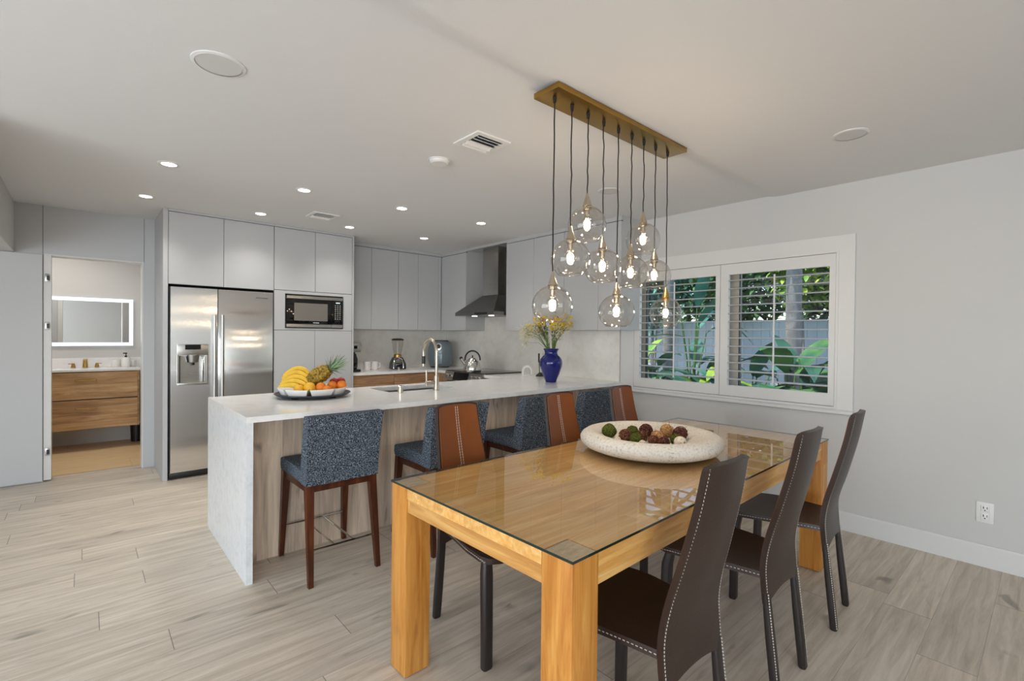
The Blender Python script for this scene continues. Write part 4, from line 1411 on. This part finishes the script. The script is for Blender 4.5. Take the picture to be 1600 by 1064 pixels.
# ------------------------------------------------------------------ ceiling fittings
def downlight(x, y, label, zc=ZK, first=[None]):
    t = thing('recessed_downlight', label, 'ceiling light', (x, y, zc), group='recessed ceiling lights over the kitchen')
    b = BM(); lathe(b, [(0.043, -0.0045), (0.060, -0.003), (0.064, -0.0005), (0.064, 0.0), (0.043, 0.0)], 28)
    obj('trim_ring', b, M_WHITEP, t)
    b = BM(); cyl(b, (0, 0, -0.0035), 0.043, 0.003, 28)
    obj('lens', b, M_LAMP, t)
    add_light('downlight_beam', 'SPOT', (x, y, zc-0.02), (0, 0, -1), 27, (1.0, 0.95, 0.89), spot_size=math.radians(125), spot_blend=1.0, shadow_soft_size=0.04)
for x, y, lab in ((0.425, 3.925, 'round recessed light over the walkway, left end of the front row'), (0.385, 4.985, 'round recessed light closest to the bathroom doorway'),
                  (1.285, 3.900, 'round recessed light above the fruit tray end of the peninsula'), (1.24, 4.95, 'round recessed light in front of the refrigerator cabinets'),
                  (2.08, 4.915, 'round recessed light in front of the microwave cabinet'), (2.105, 3.855, 'round recessed light above the sink'),
                  (2.945, 4.865, 'round recessed light nearest the kitchen corner'), (2.960, 3.815, 'round recessed light nearest the range hood')):
    downlight(x, y, lab)
def speaker(x, y, rad, label, zc):
    t = thing('ceiling_speaker', label, 'ceiling speaker', (x, y, zc), group='round ceiling covers')
    b = BM(); lathe(b, [(rad*0.86, -0.006), (rad, -0.003), (rad, 0), (rad*0.86, 0)], 36)
    obj('rim', b, M_CEIL, t)
    b = BM(); lathe(b, [(0, -0.0045), (rad*0.85, -0.0045), (rad*0.85, 0), (0, 0)], 36)
    obj('grille', b, mat('speaker_grille', '#d2d2d1', 0.9), t)
speaker(0.421, 2.327, 0.10, 'round white ceiling speaker alone over the open floor on the left', ZK)
speaker(3.085, 0.750, 0.085, 'round white ceiling speaker near the right wall', ZC)
speaker(3.010, 2.290, 0.085, 'round white ceiling speaker seen behind the pendant cords', ZK)
t = thing('smoke_detector', 'small round white detector beside the square vent', 'smoke detector', (1.705, 2.638, ZK))
b = BM(); lathe(b, [(0, -0.022), (0.05, -0.022), (0.062, -0.014), (0.068, 0.0), (0, 0)], 32)
obj('cover', b, M_WHITEP, t)
b = BM(); lathe(b, [(0.068, -0.004), (0.074, -0.003), (0.074, 0), (0.068, 0)], 32)
obj('base_plate', b, M_WHITEP, t)
def vent(x, y, wx, wy, label):
    t = thing('ceiling_vent', label, 'air vent', (x, y, ZK), group='ceiling air vents')
    hx2, hy2, f = wx/2, wy/2, 0.032
    b = BM()
    box(b, -hx2, -hy2, -0.008, hx2, -hy2+f, 0); box(b, -hx2, hy2-f, -0.008, hx2, hy2, 0)
    box(b, -hx2, -hy2+f, -0.008, -hx2+f, hy2-f, 0); box(b, hx2-f, -hy2+f, -0.008, hx2, hy2-f, 0)
    obj('frame', b, M_WHITEP, t, smooth=0)
    b = BM(); box(b, -hx2+f, -hy2+f, -0.0015, hx2-f, hy2-f, 0)
    obj('duct_opening', b, M_DARKGREY, t, smooth=0)
    b = BM()
    n = 5
    for i in range(n):
        yy = -hy2+f + (wy-2*f)*(i+0.5)/n
        m = Matrix.Translation((0, yy, -0.009)) @ Matrix.Rotation(math.radians(38 if i < 3 else -38), 4, 'X')
        box(b, -hx2+f, -0.013, -0.001, hx2-f, 0.013, 0.001, mtx=m)
    obj('louvers', b, M_WHITEP, t, smooth=0)
vent(1.725, 2.222, 0.24, 0.235, 'square white ceiling vent left of the brass fixture')
vent(1.69, 4.62, 0.235, 0.235, 'small ceiling vent above the microwave cabinet')

# ------------------------------------------------------------------ fruit tray on the peninsula
TR = Vector((1.235, 3.535, 0.90))
lat, dep = Vector((0.748, -0.664, 0)), Vector((0.664, 0.748, 0))
def tp(l, f, z):
    return TR + lat*l + dep*f + Vector((0, 0, z))
r = thing('lazy_susan', 'dark round tray under the white fruit dishes', 'tray', TR)
b = BM(); lathe(b, [(0, 0.022), (0.235, 0.022), (0.252, 0.030), (0.256, 0.026), (0.238, 0.014), (0, 0.014)], 56)
obj('tray_disc', b, M_DARKGREY, r)
for k in range(4):
    a = k*PI/2 + 0.5
    b = BM(); cyl(b, (0.17*math.cos(a), 0.17*math.sin(a), 0), 0.024, 0.0142, 14, r2=0.03)
    obj('foot', b, M_BLACK, r)
def sector(bm, a0, a1, ri, ro, z0, z1, sh):
    def outl(ri_, ro_, aa, bb):
        pts = []
        for i in range(9):
            a = aa + (bb-aa)*i/8
            pts.append((ro_*math.cos(a), ro_*math.sin(a)))
        for i in range(5):
            a = bb + (aa-bb)*i/4
            pts.append((ri_*math.cos(a), ri_*math.sin(a)))
        return pts
    am = (a0+a1)/2
    rm = (ri+ro)/2
    cxm, cym = rm*math.cos(am), rm*math.sin(am)
    top = outl(ri, ro, a0, a1)
    def sc(pts, k):
        return [(cxm+(x-cxm)*k, cym+(y-cym)*k) for x, y in pts]
    loops = [(sc(top, sh), z0), (top, z1), (sc(top, 0.93), z1), (sc(top, sh*0.92), z0+0.006)]
    rings = [[bm.verts.new((x, y, z)) for x, y in pts] for pts, z in loops]
    n = len(top)
    for a, c in zip(rings[:-1], rings[1:]):
        for i in range(n):
            j = (i+1) % n
            bm.faces.new((a[i], a[j], c[j], c[i]))
    bm.faces.new(list(reversed(rings[0]))); bm.faces.new(rings[-1])
dishes = ((-52, 'at the front left under the bananas'), (-7, 'in the front middle below the yellow citrus'), (38, 'at the front right below the oranges'),
          (83, 'at the right end under the rightmost orange'), (128, 'at the back right under the red fruit'), (173, 'at the back under the pineapple leaves'),
          (218, 'at the back left behind the bananas'), (263, 'at the left end beside the banana stalk'))
base_a = math.atan2(-dep.y, -dep.x)
for th, where in dishes:
    am = base_a + math.radians(th)
    b = BM(); sector(b, am-math.radians(20.5), am+math.radians(20.5), 0.055, 0.232, 0, 0.045, 0.78)
    t = obj('serving_dish', b, M_WHITE, None, loc=TR + Vector((0, 0, 0.0225)))
    tag(t, 'white wedge-shaped dish on the dark tray, ' + where, 'dish', 'white dishes on the tray')
M_BANANA = mat('banana_yellow', '#e0b42a', 0.5, noise=(14, 0.18, (1, 1, 1)))
M_STALKB = mat('banana_stalk', '#7d7a2c', 0.6)
r = thing('banana_bunch', 'bunch of yellow bananas on the left of the fruit tray', 'bananas', tp(-0.12, 0, 0.07))
for k in range(5):
    f = -0.075 + k*0.036
    hgt = 0.035 + 0.016*k
    zb = 0.040 + 0.012*k
    b = BM()
    pts, rr = [], []
    for i in range(13):
        a = i/12
        l = -0.190 + 0.205*a - (0.010 if k > 2 else 0)
        z = zb + hgt*math.sin(PI*(0.12+0.80*a))*1.0 + 0.012*(1-a)
        p = tp(l-0.03, f + 0.02*math.sin(PI*a) + 0.025*(1-a)*(2-k)*0.5, z)
        pts.append(p)
        rr.append(0.0175*min(1, 0.35+2.6*math.sin(PI*min(1, max(0, a*0.94+0.03)))**0.8))
    tube(b, pts, rr, 10)
    bn = wpart('banana', b, M_BANANA, r, smooth=0.8)
b = BM(); tube(b, [tp(-0.236, 0.0, 0.045), tp(-0.222, 0.0, 0.058)], 0.010, 8)
wpart('stalk', b, M_STALKB, r)
M_ORANGE = mat('orange_peel', '#e07a18', 0.45, bump=(300, 0.2, (1, 1, 1)), noise=(6, 0.1, (1, 1, 1)))
M_LEMON = mat('yellow_citrus_peel', '#e6ad22', 0.45, bump=(300, 0.2, (1, 1, 1)), noise=(6, 0.1, (1, 1, 1)))
M_REDF = mat('red_apple_skin', '#a3160f', 0.3, noise=(9, 0.25, (1, 1, 1)))
def fruit(name, cat, m, l, f, z, rad, label, grp):
    p = tp(l, f, z)
    t = thing(name, label, cat, p, group=grp)
    b = BM(); lathe(b, [(0, -rad*0.94), (rad*0.4, -rad*0.9), (rad*0.78, -rad*0.62), (rad, 0), (rad*0.8, rad*0.6), (rad*0.42, rad*0.88), (rad*0.12, rad*0.93), (0, rad*0.88)], 24)
    obj('peel', b, m, t, smooth=1.5)
    b = BM(); cyl(b, (0, 0, rad*0.86), 0.005, 0.006, 8)
    obj('stem_button', b, M_STALKB, t)
fruit('yellow_citrus', 'citrus fruit', M_LEMON, -0.045, -0.125, 0.063, 0.036, 'yellow citrus low at the front of the tray against the bananas', 'citrus on the fruit tray')
fruit('yellow_citrus', 'citrus fruit', M_LEMON, 0.022, -0.112, 0.074, 0.040, 'yellow citrus under the pineapple at the front of the tray', 'citrus on the fruit tray')
fruit('orange', 'orange', M_ORANGE, 0.090, -0.085, 0.074, 0.036, 'orange just right of the yellow citrus in front of the pineapple', 'citrus on the fruit tray')
fruit('orange', 'orange', M_ORANGE, 0.142, -0.105, 0.060, 0.033, 'low orange at the front right of the tray', 'citrus on the fruit tray')
fruit('orange', 'orange', M_ORANGE, 0.200, 0.01, 0.079, 0.036, 'rightmost orange on the fruit tray', 'citrus on the fruit tray')
fruit('orange', 'orange', M_ORANGE, 0.143, -0.02, 0.080, 0.034, 'orange behind the low one, in front of the red fruit', 'citrus on the fruit tray')
fruit('red_apple', 'apple', M_REDF, 0.125, 0.065, 0.092, 0.036, 'red apple under the leaves of the pineapple', 'red fruit on the tray')
fruit('red_apple', 'apple', M_REDF, 0.165, 0.095, 0.096, 0.034, 'red apple behind the rightmost orange', 'red fruit on the tray')
fruit('orange', 'orange', M_ORANGE, -0.02, 0.10, 0.085, 0.040, 'orange behind the bananas and the pineapple base', 'citrus on the fruit tray')
r = thing('pineapple', 'pineapple lying tilted across the fruit tray, leaves to the right', 'pineapple', tp(0, 0.0, 0.12))
ax = (lat*0.84 + Vector((0, 0, 0.52)) + dep*0.10).normalized()
q = Vector((0, 0, 1)).rotation_difference(ax).to_matrix().to_4x4()
m = Matrix.Translation(tp(-0.028, 0.0, 0.110)) @ q
b = BM()
rings = []
N1, N2 = 44, 64
for j in range(N1+1):
    tz = j/N1
    rr = 0.0585*(math.sin(PI*(0.12+0.76*tz))**0.55)
    ring = []
    for i in range(N2):
        a = 2*PI*i/N2
        s1 = math.cos(4*a + tz*PI*5.0); s2 = math.cos(4*a - tz*PI*5.0)
        bump_ = max(0, s1*s2)
        ring.append(b.verts.new(m @ Vector(((rr+0.0055*bump_)*math.cos(a), (rr+0.0055*bump_)*math.sin(a), 0.165*tz))))
    rings.append(ring)
for a, c in zip(rings[:-1], rings[1:]):
    for i in range(N2):
        b.faces.new((a[i], a[(i+1) % N2], c[(i+1) % N2], c[i]))
b.faces.new(list(reversed(rings[0]))); b.faces.new(rings[-1])
wpart('fruit_body', b, speck_mat('pineapple_skin', ['#3d2c10', '#8f7226', '#b79a3a'], 70, rough=0.6, bump=0.5), r, smooth=1.2)
b = BM()
random.seed(5)
for i in range(46):
    u = i/46
    el = math.radians(20 + 66*u)
    az = i*2.4
    L = 0.075 + 0.05*u
    hd = Vector((math.cos(az), math.sin(az), 0)); sd = Vector((-math.sin(az), math.cos(az), 0))
    prev = None
    for k in range(5):
        tt = k/4
        c = Vector((0, 0, 0.160+0.03*u)) + hd*(0.012 + L*tt*math.cos(el)) + Vector((0, 0, L*tt*math.sin(el) - 0.018*tt*tt*(1-u)))
        w = 0.0085*(1-tt)**0.7 + 0.0004
        cur = [b.verts.new(m @ (c - sd*w + hd*0.002)), b.verts.new(m @ c), b.verts.new(m @ (c + sd*w + hd*0.002))]
        if prev:
            for e in range(2):
                b.faces.new((prev[e], prev[e+1], cur[e+1], cur[e]))
        prev = cur
wpart('leaf_crown', b, leaf_mat('pineapple_leaf', '#4d6a4a', '#9fb58f'), r, smooth=1.2)

# ------------------------------------------------------------------ vase of flowers
VX, VY = 3.42, 3.275
t = thing('flower_vase', 'cobalt blue glass vase at the wall end of the peninsula', 'vase', (VX, VY, 0.90))
b = BM()
lathe(b, [(0, 0.0), (0.050, 0.0), (0.054, 0.006), (0.066, 0.04), (0.090, 0.10), (0.108, 0.155), (0.112, 0.19), (0.106, 0.222), (0.088, 0.248), (0.068, 0.265), (0.062, 0.285), (0.065, 0.305), (0.077, 0.322), (0.078, 0.326), (0.070, 0.322), (0.058, 0.30), (0.056, 0.285), (0.06, 0.265), (0.0, 0.24)], 48)
obj('vase_body', b, M_COBALT, t, smooth=1.2)
t = thing('flower_bouquet', 'loose bouquet of yellow and cream wildflowers standing in the blue vase', 'flowers', (VX, VY, 1.15))
random.seed(42)
st, ye, cr2, lf, br = BM(), BM(), BM(), BM(), BM()
for i in range(34):
    a = random.uniform(0, 2*PI)
    sp = random.uniform(0.25, 1.0)
    h = random.uniform(0.22, 0.36)
    tip = Vector((0.21*sp*math.cos(a), 0.21*sp*math.sin(a), h + 0.04))
    mid = Vector((0.05*math.cos(a), 0.05*math.sin(a), 0.14))
    p0 = Vector((0.025*math.cos(a+1), 0.025*math.sin(a+1), -0.02))
    tube(st, [p0, mid, mid.lerp(tip, 0.55) + Vector((0, 0, 0.02)), tip], [0.0028, 0.0024, 0.002, 0.0012], 5)
    kind = i % 4
    if kind in (0, 1):
        for k in range(14):
            q_ = tip + Vector((random.gauss(0, 0.020), random.gauss(0, 0.020), random.gauss(0, 0.018)))
            ball(ye, q_, random.uniform(0.006, 0.012), 1)
    elif kind == 2:
        for k in range(9):
            q_ = tip + Vector((random.gauss(0, 0.02), random.gauss(0, 0.02), random.gauss(-0.02, 0.03)))
            ball(br, q_, random.uniform(0.004, 0.008), 1)
    for k in range(3):
        blade(lf, mid.lerp(tip, random.uniform(0.1, 0.8)), a + random.uniform(-1, 1), random.uniform(0.1, 1.0), random.uniform(0.04, 0.075), 0.013, 0.01, n=4)
for i in range(14):   # airy cream sprays leaning towards the range
    a = math.radians(138) + random.gauss(0, 0.45)
    tip = Vector((0.25*math.cos(a), 0.25*math.sin(a), random.uniform(0.12, 0.30)))
    if i > 8:
        a = random.uniform(0, 2*PI)
        tip = Vector((0.17*math.cos(a), 0.17*math.sin(a), random.uniform(0.2, 0.3)))
    tube(st, [(0.02*math.cos(a), 0.02*math.sin(a), 0.05), tip*0.5 + Vector((0, 0, 0.07)), tip], [0.002, 0.0014, 0.001], 4)
    for k in range(60):
        q_ = tip + Vector((random.gauss(0, 0.032), random.gauss(0, 0.032), random.gauss(0, 0.032)))
        ball(cr2, q_, random.uniform(0.003, 0.0052), 1)
        if k % 3 == 0:
            tube(st, [tip, q_], 0.0006, 3)
obj('stems', st, M_GREENST, t); obj('yellow_blossoms', ye, M_YELLOWF, t); obj('cream_sprays', cr2, M_WHITEF, t); obj('leaves', lf, M_GREENLF, t, smooth=1.2); obj('dried_heads', br, M_BROWNF, t)

# ------------------------------------------------------------------ small things on the worktops
t = thing('tea_kettle', 'shiny steel whistling kettle on the cooktop', 'kettle', (3.46, 4.60, 0.9145))
b = BM(); lathe(b, [(0, 0), (0.098, 0), (0.104, 0.006), (0.105, 0.03), (0.100, 0.07), (0.086, 0.11), (0.062, 0.142), (0.045, 0.152), (0.043, 0.157), (0.03, 0.165), (0, 0.168)], 40)
obj('kettle_body', b, M_CHROME, t, smooth=1.0)
b = BM(); cyl(b, (0, 0, 0.167), 0.007, 0.012, 12); ball(b, (0, 0, 0.186), 0.011, 2)
obj('lid_knob', b, M_BLACK, t)
b = BM(); tube(b, [(-0.045, 0.075, 0.085), (-0.065, 0.105, 0.125), (-0.075, 0.122, 0.155)], [0.022, 0.018, 0.016], 14)
obj('spout', b, M_CHROME, t)
b = BM(); tube(b, [(-0.074, 0.120, 0.152), (-0.080, 0.131, 0.170)], [0.0185, 0.0185], 14)
obj('whistle_cap', b, M_BLACK, t)
b = BM()
pts = []
for i in range(15):
    a = PI*(i/14)*1.06 - 0.06
    pts.append((0.098*math.cos(a)*0.5, -0.098*math.cos(a)*0.86, 0.145 + 0.105*math.sin(a)))
tube(b, pts, 0.0095, 10)
obj('handle', b, M_BLACK, t)

t = thing('air_fryer', 'rounded blue-grey air fryer in the counter corner', 'air fryer', (3.735, 5.715, 0.90))
M_AFR = mat('blue_grey_enamel', '#76838c', 0.3, metal=0.3)
b = BM(); lathe(b, [(0, 0.012), (0.13, 0.012), (0.15, 0.03), (0.168, 0.12), (0.172, 0.20), (0.165, 0.28), (0.145, 0.345), (0.125, 0.362), (0, 0.362)], 44)
obj('body', b, M_AFR, t, smooth=0.7)
b = BM(); lathe(b, [(0, 0.362), (0.118, 0.362), (0.112, 0.374), (0, 0.376)], 40)
obj('top_panel', b, M_DARKGREY, t)
b = BM(); lathe(b, [(0.0, 0), (0.134, 0), (0.134, 0.014), (0, 0.014)], 40)
obj('base', b, M_BLACK, t)
b = BM()
m = Matrix.Rotation(math.radians(228), 4, 'Z') @ Matrix.Translation((0.150, 0, 0.285)) @ Matrix.Rotation(math.radians(82), 4, 'Y')
lathe(b, [(0.030, 0), (0.047, 0.004), (0.047, 0.022), (0.030, 0.024)], 24, m)
obj('dial_ring', b, M_CHROME, t)
b = BM(); lathe(b, [(0, 0.0), (0.031, 0.0), (0.031, 0.020), (0, 0.023)], 24, m)
obj('dial', b, M_BLACK, t)
b = BM()
m = Matrix.Rotation(math.radians(228), 4, 'Z')
box(b, 0.150, -0.055, 0.05, 0.176, 0.055, 0.20, 0.008, mtx=m); tube(b, [m @ Vector((0.17, 0, 0.14)), m @ Vector((0.21, 0, 0.14))], 0.016, 10)
obj('basket_drawer', b, M_AFR, t)

t = thing('blender', 'black and chrome countertop blender with a clear jar', 'blender', (3.085, 5.73, 0.90), math.radians(-20))
b = BM(); loftq(b, [sq(0, 0, 0.0, 0.098, 0.095), sq(0, 0, 0.07, 0.095, 0.09), sq(0, 0.01, 0.135, 0.068, 0.065), sq(0, 0.01, 0.150, 0.058, 0.055)])
bevel_all(b, 0.008); obj('base', b, M_BLACK, t, smooth=0.9)
b = BM()
for sx in (-1, 1):
    tube(b, [(sx*0.062, -0.097, 0.012), (sx*0.060, -0.094, 0.07), (sx*0.045, -0.066, 0.128), (0, -0.052, 0.148)], [0.010, 0.010, 0.009, 0.007], 10)
obj('chrome_band', b, M_CHROME, t)
b = BM(); box(b, -0.040, -0.101, 0.020, 0.040, -0.094, 0.070, 0.003); 
obj('control_panel', b, M_BLACKGLOSS, t)
b = BM(); cyl(b, (0, -0.105, 0.014), 0.014, 0.006, 14, axis='Y')
obj('knob', b, M_CHROME, t)
b = BM(); lathe(b, [(0, 0.15), (0.052, 0.15), (0.048, 0.185), (0.040, 0.192), (0, 0.192)], 28, Matrix.Translation((0, 0.01, 0)))
obj('jar_collar', b, M_GOLD, t)
b = BM(); lathe(b, [(0.040, 0.192), (0.052, 0.215), (0.066, 0.29), (0.074, 0.375)], 32, Matrix.Translation((0, 0.01, 0)))
jr = obj('glass_jar', b, M_GLOBE, t, smooth=1.0)
b = BM(); cyl(b, (0, 0.01, 0.192), 0.008, 0.16, 10)
obj('blade_shaft', b, M_WHITEP, jr)
b = BM(); lathe(b, [(0, 0.372), (0.077, 0.372), (0.079, 0.386), (0.05, 0.396), (0, 0.398)], 32, Matrix.Translation((0, 0.01, 0)))
obj('lid', b, M_BLACK, t)

t = thing('coffee_maker', 'black and silver coffee maker tucked beside the tall pantry', 'coffee maker', (2.395, 5.64, 0.90))
b = BM(); box(b, -0.075, -0.16, 0, 0.075, 0.12, 0.03, 0.008); box(b, -0.075, 0.0, 0.03, 0.075, 0.12, 0.24, 0.006)
obj('body', b, M_BLACK, t)
b = BM(); box(b, -0.078, -0.155, 0.235, 0.078, 0.122, 0.345, 0.012)
hd = obj('brew_head', b, M_STEEL, t)
b = BM(); box(b, -0.010, -0.158, 0.275, 0.030, -0.154, 0.312)
obj('display', b, M_BLACKGLOSS, hd, smooth=0)
b = BM(); lathe(b, [(0, 0.031), (0.055, 0.031), (0.066, 0.06), (0.066, 0.15), (0.05, 0.20), (0.05, 0.215), (0, 0.215)], 28, Matrix.Translation((0, -0.075, 0)))
obj('carafe', b, M_BLACKGLOSS, t)

def mug(x, y, rz, label, s=1.0):
    t = thing('white_mug', label, 'mug', (x, y, 0.90), rz, group='white mugs on the back counter')
    b = BM(); lathe(b, [(0, 0), (0.038*s, 0), (0.042*s, 0.005), (0.043*s, 0.105*s), (0.0395*s, 0.105*s), (0.038*s, 0.01), (0, 0.008)], 28)
    obj('cup', b, M_WHITE, t)
    b = BM(); tube(b, [(0.040*s, 0, 0.085*s), (0.066*s, 0, 0.082*s), (0.072*s, 0, 0.055*s), (0.064*s, 0, 0.028*s), (0.040*s, 0, 0.022*s)], 0.0055, 8)
    obj('handle', b, M_WHITE, t)
mug(2.655, 5.72, math.radians(-35), 'white mug on the back counter closer to the coffee maker')
mug(2.765, 5.74, math.radians(-30), 'white mug on the back counter closer to the blender')

t = thing('napkin_ring_holder', 'small white arched napkin holder between the cooktop and the vase', 'napkin holder', (3.80, 4.02, 0.90), math.radians(-32))
b = BM()
def arch(bm, y0, y1, ro, ri):
    pts = [(-ro, 0)] + [(ro*math.cos(PI-i*PI/14), 0.045 + ro*1.15*math.sin(i*PI/14)) for i in range(15)] + [(ro, 0)]
    inn = [(ri, 0)] + [(ri*math.cos(i*PI/14), 0.045 + ri*1.15*math.sin(i*PI/14)) for i in range(15)] + [(-ri, 0)]
    prism(bm, pts + inn, y0, y1, 'XZ')
arch(b, -0.022, 0.022, 0.058, 0.038)
obj('arch', b, M_WHITE, t, smooth=0.5)
b = BM(); box(b, -0.06, -0.028, 0, 0.06, 0.028, 0.006, 0.002)
obj('base', b, M_WHITE, t)
t = thing('lighter_stand', 'thin black upright stand with two slim rods behind the vase', 'utensil stand', (3.80, 3.80, 0.90))
b = BM(); loftq(b, [sq(0, 0, 0, 0.036, 0.036), sq(0, 0, 0.012, 0.034, 0.034), sq(0, 0, 0.045, 0.010, 0.010)])
obj('base', b, M_BLACK, t, smooth=0)
b = BM(); tube(b, [(-0.006, 0.006, 0.03), (-0.010, 0.010, 0.15), (-0.012, 0.012, 0.16), (-0.013, 0.013, 0.255)], [0.005, 0.004, 0.009, 0.009], 8)
obj('black_rod', b, M_BLACK, t)
b = BM(); tube(b, [(0.012, -0.012, 0.03), (0.020, -0.020, 0.255)], 0.0045, 8)
obj('steel_rod', b, M_STEEL, t)

# ------------------------------------------------------------------ bathroom furniture
t = thing('bathroom_vanity', 'wood drawer vanity hanging on the bathroom wall', 'vanity', (-0.05, 7.45, 0.24))
VX0, VX1, VY0 = -0.95, 0.503, 7.22
b = BM(); box(b, VX0, VY0+0.02, 0.245, VX1, BY-0.022, 0.895)
wpart('body', b, M_VANWOOD, t, smooth=0)
b = BM(); box(b, VX0+0.01, VY0+0.016, 0.26, 0.484, VY0+0.0205, 0.89)
wpart('shadow_gap', b, M_SHADOWGAP, t, smooth=0)
for z0, z1 in ((0.25, 0.574), (0.586, 0.886)):
    for x0, x1 in ((-0.95, -0.285), (-0.281, 0.485)):
        b = BM(); box(b, x0, VY0, z0, x1, VY0+0.019, z1, 0.002, 1)
        d = wpart('drawer', b, M_VANWOOD, t, smooth=0)
        xc = 0.025 if x1 > 0 else -0.6
        b = BM()
        zt = z1-0.088
        tube(b, [(xc-0.085, VY0, zt), (xc-0.085, VY0-0.03, zt), (xc+0.085, VY0-0.03, zt), (xc+0.085, VY0, zt)], 0.0075, 8)
        wpart('handle', b, M_GOLD, d)
t2 = thing('vanity_top', 'white stone vanity top over the wood drawers', 'vanity top', (-0.05, 7.45, 0.896))
b = BM(); box(b, VX0-0.01, VY0-0.012, 0.896, VX1+0.012, 7.699, 0.922, 0.002)
wpart('top_slab', b, M_QUARTZ, t2)
t = thing('bathroom_faucet', 'brass widespread faucet on the vanity top', 'faucet', (0.02, 7.60, 0.9225))
b = BM(); cyl(b, (0, 0, 0), 0.026, 0.10, 16, r2=0.019); box(b, -0.018, -0.12, 0.085, 0.018, 0.0, 0.10, 0.003)
obj('spout', b, M_GOLD, t)
for sx in (-1, 1):
    b = BM(); cyl(b, (sx*0.105, 0, 0), 0.024, 0.05, 16, r2=0.012); box(b, min(sx*0.105, sx*0.150), -0.006, 0.040, max(sx*0.105, sx*0.150), 0.006, 0.050, 0.002)
    obj('tap_handle', b, M_GOLD, t)
t = thing('bathroom_cup', 'cream tumbler on the vanity left of the soap bottle', 'cup', (0.300, 7.55, 0.9225))
b = BM(); lathe(b, [(0, 0), (0.042, 0), (0.045, 0.005), (0.045, 0.088), (0.041, 0.088), (0.040, 0.01), (0, 0.008)], 24)
obj('cup_body', b, M_WHITE, t)
t = thing('soap_dispenser', 'cream soap bottle with a black pump on the vanity', 'soap dispenser', (0.390, 7.50, 0.9225))
b = BM(); lathe(b, [(0, 0), (0.040, 0), (0.043, 0.006), (0.043, 0.10), (0.036, 0.112), (0.016, 0.118), (0, 0.118)], 24)
obj('bottle', b, M_WHITE, t)
b = BM(); cyl(b, (0, 0, 0.118), 0.013, 0.018, 12); cyl(b, (0, 0, 0.136), 0.005, 0.025, 10); box(b, -0.028, -0.010, 0.158, 0.012, 0.010, 0.172, 0.003)
obj('pump', b, M_BLACK, t)
t = thing('bathroom_mug', 'small white handled mug at the right end of the vanity', 'mug', (0.462, 7.58, 0.9225))
b = BM(); lathe(b, [(0, 0), (0.030, 0), (0.033, 0.004), (0.034, 0.075), (0.030, 0.075), (0.029, 0.008), (0, 0.006)], 24)
obj('cup', b, M_WHITE, t)
b = BM(); tube(b, [(-0.0, -0.032, 0.06), (0.0, -0.055, 0.055), (0, -0.055, 0.025), (0, -0.032, 0.018)], 0.004, 8)
obj('handle', b, M_WHITE, t)
t = thing('wall_mirror', 'wide backlit mirror with a glowing white border', 'mirror', (-0.1, 7.70, 1.175))
MX0, MX1, MZ0, MZ1 = -0.75, 0.470, 1.175, 1.750
b = BM(); box(b, MX0+0.01, 7.695, MZ0+0.01, MX1-0.01, 7.7195, MZ1-0.01)
wpart('mirror_back', b, M_STEEL, t, smooth=0)
b = BM()
y0, y1, wd = 7.690, 7.695, 0.040
box(b, MX0, y0, MZ0, MX0+wd, y1, MZ1); box(b, MX1-wd, y0, MZ0, MX1, y1, MZ1)
box(b, MX0+wd, y0, MZ0, MX1-wd, y1, MZ0+wd); box(b, MX0+wd, y0, MZ1-wd, MX1-wd, y1, MZ1)
wpart('light_border', b, M_MIRRORLED, t, smooth=0)
b = BM(); box(b, MX0+wd, y0+0.0005, MZ0+wd, MX1-wd, y1, MZ1-wd)
wpart('mirror_glass', b, M_MIRROR, t, smooth=0)
t = thing('waste_bin', 'small black bin on the bathroom floor under the vanity end', 'bin', (0.495, 7.55, 0))
b = BM(); lathe(b, [(0, 0), (0.055, 0), (0.062, 0.20), (0.058, 0.20), (0.052, 0.008), (0, 0.008)], 24)
obj('bin_body', b, M_BLACK, t)
b = BM(); lathe(b, [(0.060, 0.196), (0.066, 0.198), (0.066, 0.208), (0.060, 0.208)], 24)
obj('bin_rim', b, M_DARKGREY, t)
